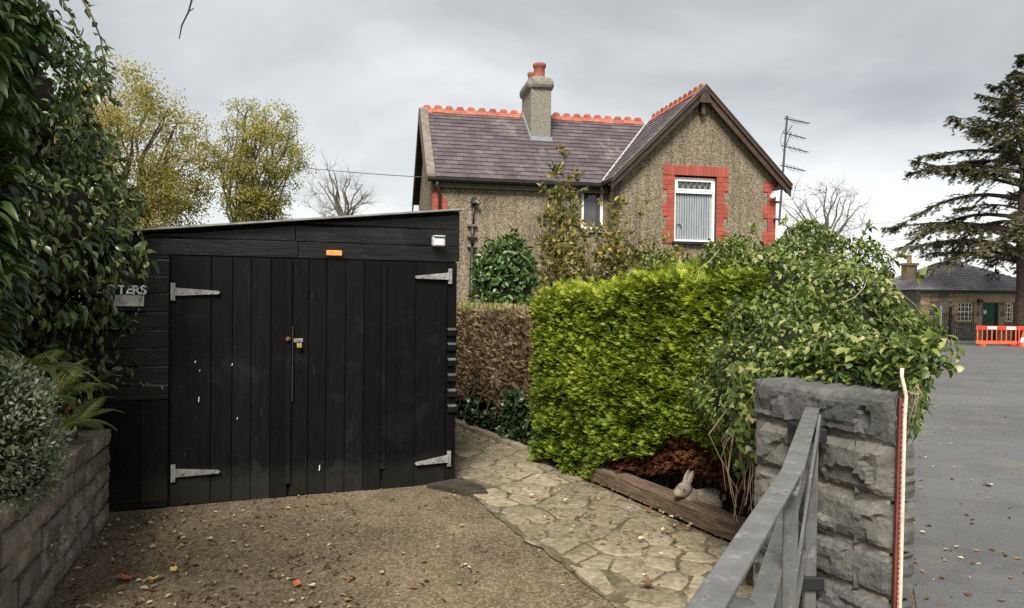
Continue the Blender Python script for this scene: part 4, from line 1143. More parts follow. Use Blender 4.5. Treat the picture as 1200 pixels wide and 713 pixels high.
fs = [(i * NS + j, i * NS + (j + 1) % NS, (i + 1) * NS + (j + 1) % NS, (i + 1) * NS + j) for i in range(len(prof) - 1) for j in range(NS)]
fs += [tuple(range(NS))[::-1], tuple(range((len(prof) - 1) * NS, len(prof) * NS))]
mb.add(vs, fs); mb.build('chimney_cap', M['cement'], ch_)
pz = ctz + .36
mb = MB(); mb.lathe([(.165, 0), (.16, .06), (.145, .10), (.15, .30), (.175, .33), (.18, .40), (.155, .42), (.12, .42), (.115, .30)], (mx_ + .02, CY0 + .36, pz), 20); mb.build('chimney_pot', M['terracotta'], ch_, smooth=True)
mb = MB(); mb.lathe([(.15, 0), (.145, .06), (.13, .10), (.135, .24), (.155, .27), (.155, .33), (.12, .34), (.10, .30)], (mx_ - .03, CY0 + .92, pz), 20); mb.build('chimney_pot', M['terracotta'], ch_, smooth=True)
# soil pipe with a cowl
x, z = hp(553.5, 238, FY); zmid = hp(553, 290, FY)[1]
sp_ = empty('soil_pipe', (0, 0, 0)); sp_.parent = house
mb = MB(); mb.tube([(x, FY - .07, HZ), (x, FY - .07, zmid)], .055, 10); mb.tube([(x, FY - .07, zmid), (x, FY - .07, zmid + .5)], .045, 10); mb.tube([(x + .02, FY - .07, zmid + .45), (x + .02, FY - .07, z)], .022, 8); mb.build('pipe', M['darkplastic'], sp_, smooth=True)
mb = MB(); mb.lathe([(.02, 0), (.10, .02), (.07, .12), (.03, .16)], (x + .03, FY - .09, z - .04), 10); mb.tube([(x + .06, FY - .12, z + .03), (x + .14, FY - .16, z - .04)], .05, 8); mb.build('cowl', M['darkplastic'], sp_)
for zc_ in (zmid + .02, zmid + .26, zmid + .52):
    mb = MB(); mb.box(x - .12, x + .12, FY - .10, FY - .0, zc_ - .025, zc_ + .02); mb.build('pipe_clip', M['greywood'], sp_)
# security lamp and aerial mast at the right corner
x, z = hp(905, 224, -.05)
sl = empty('security_lamp', (x, -.06, z)); sl.parent = house
mb = MB(); mb.tube([(0, .06, -.06), (0, -.06, -.08), (0, -.1, 0)], .02, 8); mb.box(-.05, .03, -.16, -.05, -.17, -.03); mb.build('sensor', M['whitepaint'], sl, bevel=.01)
mb = MB(); mb.box(-.10, .0, -.14, -.04, -.20, -.10); mb.build('lens', M['whitepaint'], sl, bevel=.02)
mb = MB(); mb.box(-.03, .09, -.13, -.03, .0, .05); mb.build('lamp_head', M['darkplastic'], sl, bevel=.01)
am = empty('aerial', (0, 0, 0)); am.parent = house
xt, zt_ = hp(922.5, 136, -.14); xb_, zb_ = hp(913, 262, -.14)
top = Vector((xt, -.14, zt_)); bot = Vector((xb_, -.14, zb_))
mb = MB(); mb.tube([bot, top], .026, 8); mb.build('mast', M['aerial'], am)
for k, (py, ln, tl, els) in enumerate(((140, .52, -.10, 6), (157, .45, -.12, 3), (172, .55, -.14, 4), (195, .50, -.12, 5))):
    z = hp(920, py, -.14)[1]; t = (z - bot.z) / (top.z - bot.z); p = bot.lerp(top, t)
    q = p + Vector((ln, -.15, tl)); mb = MB(); mb.tube([p - Vector((.08, 0, -.02)), q], .013, 6)
    for i in range(els):
        c = p.lerp(q, .12 + .8 * i / els); v = Vector((.03, .28, .16)) * (1 - .10 * i)
        mb.tube([c - v, c + v], .006, 5)
    if k in (1, 2): mb.tube([p + Vector((.02, 0, .0)), p + Vector((.14, -.04, .36 if k == 2 else .2))], .012, 5)
    mb.build('antenna', M['aerial'], am)
mb = MB(); pts = [bot.lerp(top, .9 - i * .05) + Vector((-.13 * math.sin(i / 5 * math.pi), 0, 0)) for i in range(6)]; mb.tube(pts, .006, 5); mb.build('cable', M['wire'], am)
for t in (.04, .2):
    p = bot.lerp(top, t); mb = MB(); mb.box(p.x - .10, p.x + .04, -.15, -.0, p.z - .02, p.z + .02); mb.build('mast_bracket', M['aerial'], am)
# telephone wire to the left eave
p1 = Matrix.Translation((HG.x, HG.y, 0)) @ Matrix.Rotation(HA, 4, 'Z') @ Vector((MX - .05, eY, mroof(eY) - .02))
p0 = at(100, 150, 26)
pts = [p0.lerp(p1, i / 16) - Vector((0, 0, 1.1 * (i / 16) * (1 - i / 16))) for i in range(17)]
tag(MB().tube(pts, .009, 5).build('telephone_wire', M['wire']), 'thin black telephone wire reaching the left eave of the house', 'wire')
for i, (a_, b_, lb_) in enumerate((((930, 268, 60), (1230, 238, 60), 'thin overhead wire crossing the sky behind the conifer, upper of the two'), ((930, 288, 60), (1230, 262, 60), 'thin overhead wire crossing the sky behind the conifer, lower of the two'))):
    p0, p1 = at(*a_), at(*b_); pts = [p0.lerp(p1, k / 12) - Vector((0, 0, 1.2 * (k / 12) * (1 - k / 12))) for k in range(13)]
    tag(MB().tube(pts, .014, 5).build('overhead_wire', M['wire']), lb_, 'wire')
# ------------------------------------------------------------------ station building across the forecourt
ST = Vector((23.2, 42.0)); STZ = -.75
def tp_(px, py): 
    p = at(px, py, 42.0); return p.x - ST.x, p.z
stn = empty('station_building', (ST.x, ST.y, 0), 0, 'low stone building with tan dressings, hipped slate roof and green door across the road', 'building')
SWd, EZs = 7.6, tp_(1150, 341)[1]
dx0, dz1 = tp_(1151, 355); dx1, _ = tp_(1170, 355); dz0 = STZ
wx0_, wz0_ = tp_(1122, 377); wx1_, wz1_ = tp_(1141, 354.5)
w3x0, w3x1 = tp_(1186, 0)[0], tp_(1196, 0)[0]
mb = MB(); strip_wall(mb, -.1, SWd, STZ - .1, lambda x: EZs, [(dx0, dx1, dz0, dz1), (wx0_, wx1_, wz0_, wz1_), (w3x0, w3x1, wz0_, wz1_)], 0, .4); mb.build('front_wall', M['darkstone'], stn)
mb = MB(); mb.box(-.1, .3, .402, 6.5, STZ - .1, EZs); mb.build('side_wall', M['darkstone'], stn)
mb = MB(); mb.box(SWd - .4, SWd, .402, 6.5, STZ - .1, EZs); mb.build('side_wall', M['darkstone'], stn)
mb = MB(); mb.box(-.1, SWd, 6.502, 6.9, STZ - .1, EZs); mb.build('back_wall', M['darkstone'], stn)
# tan dressings
def tanblock(x0, x1, z0, z1, y=-.03, mat='tan'):
    brick_box('dressed_stone', x0 + .006, x1 - .006, y, .10, z0 + .006, z1 - .006, M[mat], stn)
for x0, w_ in ((-.1, .5),):
    z = STZ; k = 0
    while z < EZs - .15: tanblock(x0, x0 + (w_ if k % 2 else w_ + .18), z, z + .30); z += .30; k += 1
for (a, b, z0, z1) in ((wx0_, wx1_, wz0_, wz1_), (dx0, dx1, STZ, dz1), (w3x0, w3x1, wz0_, wz1_)):
    z = z0; k = 0
    while z < z1 - .05:
        h = min(.3, z1 - z); w_ = .34 if k % 2 else .22
        tanblock(a - w_, a, z, z + h); tanblock(b, b + w_, z, z + h); z += .3; k += 1
xx = .45
while xx < SWd - .2:
    ln = random.uniform(.5, .8); tanblock(xx, min(xx + ln, SWd), dz1 + .02, EZs - .14, -.045); xx += ln
pz0, pz1 = tp_(1106.5, 0)[0], tp_(1117, 0)[0]
z = STZ; k = 0
while z < EZs - .2: tanblock(pz0, pz1, z, min(z + .32, EZs - .15), -.09, 'darkstone'); z += .32
for _ in range(60):      # individual tan and dark rubble stones showing in the wall face
    a = random.uniform(.5, SWd - .5); z = random.uniform(STZ, dz1 - .2); ln = random.uniform(.18, .4); h = random.uniform(.12, .22)
    if any(a + ln > h0 - .4 and a < h1 + .4 for h0, h1 in ((wx0_, wx1_), (dx0, dx1), (w3x0, w3x1), (pz0, pz1))): continue
    tanblock(a, a + ln, z, z + h, -.022, random.choice(['tan', 'darkstone', 'darkstone']))
# roof
rz_ = tp_(1150, 317)[1] + .55; oh = .3; rl = tp_(1141, 0)[0] + .35; rr = tp_(1168, 0)[0] + .35; ry = 3.4
E = [(-.1 - oh, -oh, EZs), (SWd + oh, -oh, EZs), (SWd + oh, 6.9 + oh, EZs), (-.1 - oh, 6.9 + oh, EZs)]
mb = MB(); mb.add(E + [(rl, ry, rz_), (rr, ry, rz_)], [(0, 1, 5, 4), (1, 2, 5), (2, 3, 4, 5), (3, 0, 4), (3, 2, 1, 0)]); srf = mb.build('roof', M['brownwood'], stn)
sb = Vector((0, ry + oh, rz_ - EZs)); sl_ = sb.length
lw = lambda t: -.1 - oh + (rl + .1 + oh) * t / sl_; rw = lambda t: SWd + oh + (rr - SWd - oh) * t / sl_
link('slates', slates((0, -oh, EZs + .01), (1, 0, 0), sb, lw, rw, sl_, .24, .4, M['stslate']), M['stslate'], srf, 'stuff')
for s, xe, xr0 in ((-1, -.1 - oh, rl), (1, SWd + oh, rr)):
    sb2 = Vector((xr0 - xe, 0, rz_ - EZs)); l2 = sb2.length; hw = (6.9 + 2 * oh) / 2
    cc = 3.45
    fl = lambda t: -hw * (1 - t / l2); fr = lambda t: hw * (1 - t / l2)
    link('slates', slates((xe, cc, EZs + .01), (0, -s * -1 if s > 0 else -1, 0), sb2, fl, fr, l2, .24, .4, M['stslate']), M['stslate'], srf, 'stuff')
mb = MB(); mb.tube([(rl, ry, rz_ + .03), (rr, ry, rz_ + .03)], .08, 6); mb.build('ridge', M['flashing'], srf)
mb = MB(); mb.box(-.1 - oh, SWd + oh, -oh - .10, -oh - .002, EZs - .09, EZs + .03); mb.build('gutter', M['blackgreen'], srf)
mb = MB(); mb.box(-.1 - oh + .1, SWd + oh - .1, -oh + .05, -.05, EZs - .16, EZs - .10); mb.build('soffit', M['greenpaint'], srf)
# window, door
def small_window(x0, x1, z0, z1, nx, nz):
    wd = empty('window', (0, 0, 0)); wd.parent = stn
    mb = MB(); mb.box(x0, x1, .16, .18, z0, z1); mb.build('pane', M['glass'], wd)
    mb = MB(); f = .07
    mb.box(x0, x0 + f, .08, .14, z0, z1); mb.box(x1 - f, x1, .08, .14, z0, z1); mb.box(x0 + f, x1 - f, .08, .14, z0, z0 + f); mb.box(x0 + f, x1 - f, .08, .14, z1 - f, z1); mb.build('frame', M['cream'], wd)
    for i in range(1, nx):
        c = x0 + (x1 - x0) * i / nx; mb = MB(); mb.box(c - .022, c + .022, .09, .13, z0 + f, z1 - f); mb.build('glazing_bar', M['cream'], wd)
    for i in range(1, nz):
        c = z0 + (z1 - z0) * i / nz; mb = MB(); mb.box(x0 + f, x1 - f, .093, .127, c - .022, c + .022); mb.build('glazing_bar', M['cream'], wd)
    mb = MB(); mb.box(x0 - .08, x1 + .08, -.08, .15, z0 - .12, z0 - .002); mb.build('sill', M['darkstone'], wd)
    return wd
small_window(wx0_ + .01, wx1_ - .01, wz0_ + .01, wz1_ - .01, 4, 4); small_window(w3x0 + .01, w3x1 - .01, wz0_ + .01, wz1_ - .01, 3, 4)
dd = empty('door', (0, 0, 0)); dd.parent = stn
mb = MB(); mb.box(dx0 + .09, dx1 - .09, .14, .19, STZ, dz1 - .10); mb.build('leaf', M['greenpaint'], dd)
mb = MB(); mb.box(dx0, dx0 + .088, .08, .2, STZ, dz1); mb.box(dx1 - .088, dx1, .08, .2, STZ, dz1); mb.box(dx0 + .088, dx1 - .088, .08, .2, dz1 - .09, dz1); mb.build('frame', M['greenpaint'], dd)
for i in range(1, 5):
    c = dx0 + .09 + (dx1 - dx0 - .18) * i / 5; mb = MB(); mb.box(c - .012, c + .012, .13, .141, STZ + .1, dz1 - .15); mb.build('bead', M['greenpaint'], dd)
nx_, nz_ = tp_(1156, 366)
mb = MB(); mb.box(nx_ - .09, nx_ + .09, .125, .139, nz_ - .12, nz_ + .12); mb.build('notice', M['whitepaint'], dd)
mb = MB(); lx, lz = tp_(1147, 353); mb.box(lx - .12, lx + .12, -.25, -.02, lz - .08, lz + .10); mb.build('wall_lamp', M['iron'], stn, bevel=.03)
# chimney at the left end of it
sc_ = empty('chimney', (0, 0, 0)); sc_.parent = srf
ca, cb = tp_(1062.5, 318), tp_(1069, 298); cza = at(1065, 310, 48).z; 
kx = at(1065.5, 310, 45.5); kz = at(1065.5, 299, 45.5).z
chx, chy = kx.x - ST.x, 3.5
stz = kz - .65
mb = MB(); mb.box(chx - .32, chx + .32, chy - .32, chy + .32, STZ, stz); mb.build('stack', M['tan'], sc_)
mb = MB(); mb.box(chx - .40, chx + .40, chy - .4, chy + .4, stz, stz + .14); mb.build('cap', M['tan'], sc_)
mb = MB(); mb.lathe([(.16, 0), (.13, .1), (.13, .42), (.16, .45), (.16, .5), (.10, .5)], (chx, chy, stz + .14), 12); mb.build('chimney_pot', M['tan'], sc_)
mb = MB(); mb.box(chx - .9, -.1 - .002, 2.2, 6.0, STZ, EZs - .1); mb.build('lean_to', M['darkstone'], stn)
# kerb before it
kb = empty('kerb', (0, 0, 0)); kb['kind'] = 'structure'
for i in range(16):
    x = 17.5 + i * .92; mb = MB(); mb.box(x + .005, x + .915, 40.62, 40.78, -.85, -.735 + .12); mb.build('kerb_stone', M['kerb'], kb, bevel=.015)
sheet('pavement', [(15, 40.75), (40, 40.75), (40, 42.2), (15, 42.2)], -.66, M['kerb'])
# railings
FYr = 41.0
rx0, rx1 = at(1088, 390, FYr).x, at(1142, 390, FYr).x
fz0 = -.66; fz1 = at(1120, 366, FYr).z
rail = empty('railings', (rx0, FYr, 0), 0, 'black iron railings in front of the stone building with two taller posts', 'fence')
W_ = rx1 - rx0
for z in (fz0 + .15, fz1 - .15):
    mb = MB(); mb.box(0, W_, -.015, .015, z - .02, z + .02); mb.build('rail', M['iron'], rail)
nbar = 22; bar = MB().tube([(0, 0, fz0), (0, 0, fz1)], .014, 5).mesh('bar'); bar.materials.append(M['iron'])
for i in range(nbar):
    o = link('bar', bar, None, rail); o.location = (W_ * (i + .5) / nbar, 0, 0)
for px in (1102, 1113.5):
    x = at(px, 390, FYr).x - rx0; mb = MB(); mb.box(x - .05, x + .05, -.05, .05, fz0, fz1 + .22); mb.lathe([(.06, 0), (.05, .06), (.01, .12)], (x, 0, fz1 + .22), 8); mb.build('post', M['iron'] if px > 1105 else M['lamp'], rail)
# plastic works barriers and a cone
bz = -.735; bh = 1.0
def barrier(x, y, rz, lab):
    b = empty('works_barrier', (x, y, bz), rz, lab, 'barrier', 'works barriers across the forecourt')
    wv = 2.05
    mb = MB(); mb.box(0, wv, -.02, .02, .80, bh); mb.build('top_board', M['barrier'], b, bevel=.01)
    for i in range(4):
        a = .06 + i * (wv - .12) / 4; mb = MB(); mb.box(a, a + (wv - .12) / 4 - .004, -.028, -.021, .83, bh - .03); mb.build('reflective_panel', M['whiteband'] if i % 2 else M['redband'], b)
    for z0, z1 in ((.10, .26),):
        mb = MB(); mb.box(0, wv, -.02, .02, z0, z1); mb.build('bottom_board', M['barrier'], b, bevel=.01)
    for i in range(9):
        a = .04 + i * (wv - .12) / 8; mb = MB(); mb.box(a, a + .05, -.015, .015, .261, .799); mb.build('slat', M['barrier'], b)
    for a in (.25, wv - .25):
        mb = MB(); mb.box(a - .06, a + .06, -.28, .28, .0, .099); mb.build('foot', M['barrier'], b, bevel=.01)
    return b
bp = at(1144, 390, 36.9); bz = zg(36.9) + .012
barrier(bp.x, 36.9, .02, 'orange plastic works barrier with red and white band, next to the railings')
barrier(bp.x + 2.1, 36.95, -.02, 'orange plastic works barrier with red and white band, next to the traffic cone')
cp = at(1199.5, 400, 36.0)
cone = empty('traffic_cone', (cp.x, 36.0, zg(36.0) + .012), 0, 'orange and white traffic cone standing on the road before the works barrier', 'cone')
mb = MB(); mb.box(-.26, .26, -.26, .26, 0, .05); mb.build('base', M['barrier'], cone, bevel=.02)
mb = MB(); mb.lathe([(.20, .05), (.155, .24)], (0, 0, 0), 14); mb.lathe([(.105, .46), (.045, .74), (.03, .75)], (0, 0, 0), 14); mb.build('body', M['barrier'], cone)
mb = MB(); mb.lathe([(.156, .24), (.106, .46)], (0, 0, 0), 14); mb.build('reflective_sleeve', M['whiteband'], cone)

# ------------------------------------------------------------------ timber edging beam
T0, T1 = ground(682, 562), ground(862, 642)
d_ = (T1 - T0); ln = d_.length
beam = bpy.data.meshes.new('timber_beam'); bm = bmesh.new()
n = 26; sec = [(-.07, .0), (.07, .0), (.072, .11), (.05, .138), (-.05, .14), (-.074, .112)]
prevr = None
for i in range(n + 1):
    x = ln * i / n; rr_ = []
    for a, b in sec:
        j = .007 * noise.noise((x * 5, a * 30, b * 30)) + .004 * noise.noise((x * 1.2, a * 9, 3)); rr_.append(bm.verts.new((x, a + j, b + j + .010 * noise.noise((x * 1.6, 0, 1)))))
    if prevr:
        for j in range(6): bm.faces.new((prevr[j], prevr[(j + 1) % 6], rr_[(j + 1) % 6], rr_[j]))
    else: bm.faces.new(rr_)
    prevr = rr_
bm.faces.new(prevr[::-1]); bmesh.ops.recalc_face_normals(bm, faces=bm.faces); bm.to_mesh(beam); bm.free()
bo = link('timber_beam', beam, M['timber']); bo.location = (T0.x + .06, T0.y + .035, .03); bo.rotation_euler = (0, 0, math.atan2(d_.y, d_.x))
tag(bo, 'weathered brown timber beam edging the bed between the paving and the hedge', 'beam')

# ------------------------------------------------------------------ stone rabbit
rg = ground(824, 611)
rab = empty('rabbit_statue', (rg.x - .02, rg.y + .02, .065), R(200), 'small weathered stone rabbit statue crouching behind the timber beam under the hedge', 'statue')
bm = bmesh.new()
def blob(c, r, rot=(0, 0, 0)):
    mt_ = Matrix.Translation(c) @ Matrix.Rotation(rot[2], 4, 'Z') @ Matrix.Rotation(rot[1], 4, 'Y') @ Matrix.Rotation(rot[0], 4, 'X') @ Matrix.Diagonal((*r, 1))
    bmesh.ops.create_icosphere(bm, subdivisions=3, radius=1, matrix=mt_)
# local +x is the way it faces
blob((-.07, 0, .085), (.105, .072, .078)); blob((.0, 0, .085), (.10, .062, .072), (0, -.15, 0)); blob((.07, 0, .105), (.062, .05, .065), (0, -.5, 0))
blob((.135, 0, .165), (.066, .048, .052), (0, .35, 0)); blob((.180, 0, .148), (.038, .034, .032)); 
blob((.10, .028, .245), (.022, .012, .062), (0, -.35, 0)); blob((.095, -.028, .245), (.022, .012, .062), (0, -.45, 0))
for s in (-1, 1):
    blob((-.075, s * .055, .06), (.07, .032, .058), (0, -.2, 0)); blob((-.03, s * .06, .018), (.06, .022, .018)); blob((.085, s * .036, .045), (.022, .020, .052), (0, .25, 0)); blob((.108, s * .036, .012), (.032, .018, .014))
blob((-.178, 0, .085), (.032, .03, .03))
me = bpy.data.meshes.new('body'); bm.to_mesh(me); bm.free()
ro = link('body', me, M['rabbit'], rab)
md = ro.modifiers.new('remesh', 'REMESH'); md.mode = 'VOXEL'; md.voxel_size = .0065; md.use_smooth_shade = True
md = ro.modifiers.new('smooth', 'SMOOTH'); md.iterations = 3; md.factor = .5
for s in (-1, 1):
    b2 = MB(); b2.lathe([(.002, -.007), (.006, -.004), (.007, 0), (.006, .004), (.002, .007)], (.158, s * .043, .175), 8); b2.build('eye', M['eye'], rab, smooth=True)
rab.scale = (1.05, 1.05, 1.05)

# ------------------------------------------------------------------ hedges and shrubs
def frame(Dn, n):
    """random outward spray directions about the normals Dn"""
    r = rdir(n); return r
F0, F1 = np.array((.27, 7.22)), np.array((1.86, 4.66))
fd = (F1 - F0); flen = np.linalg.norm(fd); fd = fd / flen; fn = np.array((-fd[1], fd[0])) * -1      # outward: towards the drive
if fn[0] > 0: fn = -fn
hedge = empty('conifer_hedge', (F0[0], F0[1], 0), 0, 'tall clipped bright lime green conifer hedge beside the paved path', 'hedge')
def loc3(s, out, z): return np.stack([F0[0] + fd[0] * s + fn[0] * out, F0[1] + fd[1] * s + fn[1] * out, z], -1)
def htop(s): return 1.60 + .095 * s + .03 * np.sin(s * 5) + .02 * np.sin(s * 11 + 1)
TH = 1.15
def tolocal(P): return P - np.array((F0[0], F0[1], 0))
def hedge_sprays(n, s0, s1, z0f, z1f, outf, name, mat, Lr, Wr, up=.35):
    s = rng.uniform(s0, s1, n); u = rng.random(n); z = z0f(s) + (z1f(s) - z0f(s)) * u
    lump = np.array([.08 * noise.noise((a * 1.7, b * 1.7, 1)) + .07 * noise.noise((a * 4.5, b * 5.5, 7)) + .05 * noise.noise((a * 11, b * 13, 3)) for a, b in zip(s, z)])
    o = outf(s, z) + lump - .16 * rng.random(n) ** 1.5
    P = loc3(s, o, z)
    n3 = np.array((fn[0], fn[1], 0)); d3 = np.array((fd[0], fd[1], 0))
    D = n3 * rng.uniform(.45, 1.0, (n, 1)) + d3 * rng.normal(0, .65, (n, 1)) + np.array((0, 0, 1.)) * rng.normal(up, .32, (n, 1))
    Nn = np.array((0, 0, 1.)) * 1.0 + n3 * .35 + rng.normal(0, .30, (n, 3))
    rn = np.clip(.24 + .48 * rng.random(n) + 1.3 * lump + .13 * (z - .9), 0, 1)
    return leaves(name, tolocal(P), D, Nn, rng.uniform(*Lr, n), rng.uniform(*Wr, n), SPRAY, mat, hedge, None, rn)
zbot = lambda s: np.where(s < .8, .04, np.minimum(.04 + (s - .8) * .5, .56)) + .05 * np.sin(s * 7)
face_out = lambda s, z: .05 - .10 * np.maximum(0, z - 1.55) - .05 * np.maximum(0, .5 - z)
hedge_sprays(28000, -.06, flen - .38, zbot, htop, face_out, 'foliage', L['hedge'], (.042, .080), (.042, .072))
# top and rounded far end
n = 4500; s = rng.uniform(-.05, flen - .85, n); o = -rng.random(n) * .6
P = loc3(s, o, htop(s) + .05 * np.sin(o * 5 + s * 6) - .07 * rng.random(n) + .10 * rng.random(n) ** 4)
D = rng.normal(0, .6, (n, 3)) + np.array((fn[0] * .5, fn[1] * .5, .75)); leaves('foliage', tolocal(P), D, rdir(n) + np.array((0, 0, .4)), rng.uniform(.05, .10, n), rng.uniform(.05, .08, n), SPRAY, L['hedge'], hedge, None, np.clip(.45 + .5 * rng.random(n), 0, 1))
n = 3500; o = -rng.random(n) * TH; z = rng.uniform(.05, 1.7, n); P = loc3(-.05 + .05 * np.sin(z * 6) + .12 * rng.random(n), o, z)
D = rng.normal(0, .5, (n, 3)) + np.array((-fd[0], -fd[1], .3)); leaves('foliage', tolocal(P), D, rdir(n) * .5 + np.array((0, 0, 1)), rng.uniform(.05, .10, n), rng.uniform(.05, .08, n), SPRAY, L['hedge'], hedge)
# the dead brown underside
zd0 = lambda s: np.full_like(s, .14); zd1 = lambda s: .34 + .12 * np.minimum(s, 1.6) * .8
n = 4200
hedge_sprays(n, .7, flen, lambda s: zbot(s) * .45 + .06, lambda s: zbot(s) + .20, lambda s, z: -.02 - .10 * np.maximum(0, .5 - z), 'dead_foliage', L['rust'], (.05, .09), (.04, .07), -.1)
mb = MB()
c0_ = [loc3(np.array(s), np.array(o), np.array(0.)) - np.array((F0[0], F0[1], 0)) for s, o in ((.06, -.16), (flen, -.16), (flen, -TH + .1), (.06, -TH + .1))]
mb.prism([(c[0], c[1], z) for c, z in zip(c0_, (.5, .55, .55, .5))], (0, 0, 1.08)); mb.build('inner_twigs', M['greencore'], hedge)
mb = MB()
for i in range(60):
    s = random.uniform(.4, flen); p = loc3(np.array(s), np.array(-random.uniform(.08, .7)), np.array(0.)) - np.array((F0[0], F0[1], 0)); q = p + np.array((random.uniform(-.2, .2), random.uniform(-.2, .2), .7))
    mb.tube([tuple(p), tuple((p + q) / 2 + np.array((random.uniform(-.05, .05), random.uniform(-.05, .05), 0))), tuple(q)], [.014, .010, .007], 5)
mb.build('stem', M['twig'], hedge, 'stuff')

# brown half-dead hedge along the path
B0, B1 = np.array((-1.25, 10.9)), np.array((.42, 7.75))
bd = B1 - B0; blen = np.linalg.norm(bd); bd /= blen; bn = np.array((-bd[1], bd[0]))
if bn[0] > 0: bn = -bn
bh_ = empty('dead_hedge', (B0[0], B0[1], 0), 0, 'low dry brown clipped hedge behind the path with dark ivy along its foot', 'hedge')
org = np.array((B0[0], B0[1], 0))
def bloc(s, o, z): return np.stack([B0[0] + bd[0] * s + bn[0] * o, B0[1] + bd[1] * s + bn[1] * o, z], -1) - org
n = 17000; s = rng.uniform(0, blen, n); z = .30 + 1.14 * rng.random(n)
lump = .06 * np.sin(s * 5 + z * 2) + .04 * np.sin(s * 12 + z * 5)
P = bloc(s, .05 + lump - .15 * rng.random(n), z); n3 = np.array((bn[0], bn[1], 0)); d3 = np.array((bd[0], bd[1], 0))
D = n3 * rng.uniform(.2, .8, (n, 1)) + d3 * rng.normal(0, .35, (n, 1)) + np.array((0, 0, 1)) * rng.normal(.5, .35, (n, 1))
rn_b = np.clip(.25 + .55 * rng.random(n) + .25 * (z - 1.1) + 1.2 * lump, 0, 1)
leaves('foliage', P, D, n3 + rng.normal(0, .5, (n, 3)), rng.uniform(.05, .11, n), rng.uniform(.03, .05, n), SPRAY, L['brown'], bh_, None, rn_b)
n = 5000; s = rng.uniform(0, blen, n); P = bloc(s, -rng.random(n) * .9, 1.40 + .03 * np.sin(s * 8) + .05 * rng.random(n))
leaves('foliage', P, rng.normal(0, .5, (n, 3)) + np.array((0, 0, .8)), rdir(n), rng.uniform(.05, .10, n), .04, SPRAY, L['brown'], bh_, None, np.clip(.6 + .4 * rng.random(n), 0, 1))
n = 420; s = rng.uniform(0, blen * .7, n); P = bloc(s, -rng.random(n) * .3, 1.41 + .05 * rng.random(n))
leaves('green_shoots', P, rng.normal(0, .3, (n, 3)) + np.array((0, 0, 1)), rdir(n), rng.uniform(.06, .12, n), .02, BLADE, L['hedge'], bh_, 'stuff')
mb = MB(); c = [bloc(np.array(a), np.array(b), np.array(0.)) for a, b in ((0, -.14), (blen, -.14), (blen, -.85), (0, -.85))]
mb.prism([(q[0], q[1], .12) for q in c], (0, 0, 1.30)); mb.build('inner_twigs', M['twig'], bh_)
ivf = empty('ivy_patch', (B0[0], B0[1], 0), 0, 'dark ivy growing along the foot of the brown hedge beside the path', 'ivy')
n = 3200; s = rng.uniform(0, blen, n); hgt = .34 + .16 * np.sin(s * 2.2) + .1 * np.sin(s * 5); z = .02 + (hgt + .12) * rng.random(n) ** 1.2
P = bloc(s, .16 - .10 * z + .08 * np.sin(s * 7) - .10 * rng.random(n), z)
leaves('foliage', P, n3 * .5 + rng.normal(0, .6, (n, 3)) + np.array((0, 0, -.3)), n3 + np.array((0, 0, .7)) + rng.normal(0, .4, (n, 3)), rng.uniform(.045, .085, n), rng.uniform(.045, .075, n), IVY, L['darkivy'], ivf)
mb = MB()
for i in range(14):
    s_ = blen * i / 14; mb.tube([tuple(bloc(np.array(s_), np.array(.08), np.array(.0))), tuple(bloc(np.array(s_ + .2), np.array(.12), np.array(.2))), tuple(bloc(np.array(s_ + .3), np.array(.08), np.array(.45)))], .008, 5)
mb.build('stem', M['stem'], ivf, 'stuff')
# narrow kerb of buried stones at its foot
ek = empty('path_edging', (B0[0], B0[1], 0)); ek['kind'] = 'structure'
for i in range(9):
    s_ = blen * i / 9; p = bloc(np.array(s_), np.array(.30), np.array(0.)); o = hump_stone(blen / 9 - .02, .06, .10, 4, 2, .01, i * 2.1, 4, .3, False).build('edging_stone', M['flag'], ek); o.location = tuple(p); o.rotation_euler = (0, 0, math.atan2(bd[1], bd[0]))

# rounded laurel bush by the house
lc = at(593, 320, 11.3)
lau = empty('laurel_bush', (lc.x, lc.y, 0), 0, 'rounded dark green glossy laurel bush against the house behind the brown hedge', 'bush')
ells = [((.0, 0, 1.55), (.50, .5, .98)), ((-.02, .02, 2.0), (.47, .45, .50)), ((.05, 0, .9), (.5, .45, .7))]
P, Nn = ellip_shell(ells, 3600, .22, .3); n = len(P)
leaves('foliage', P, Nn * .5 + rng.normal(0, .5, (n, 3)) + np.array((0, 0, -.25)), Nn + rng.normal(0, .35, (n, 3)) + np.array((0, 0, .4)), rng.uniform(.08, .13, n), rng.uniform(.042, .06, n), OVAL, L['laurel'], lau)
ellip_core(ells, .78, M['greencore'], lau); MB().tube([(0, 0, -.3), (.02, 0, .7)], .06, 7).build('trunk', M['bark'], lau)

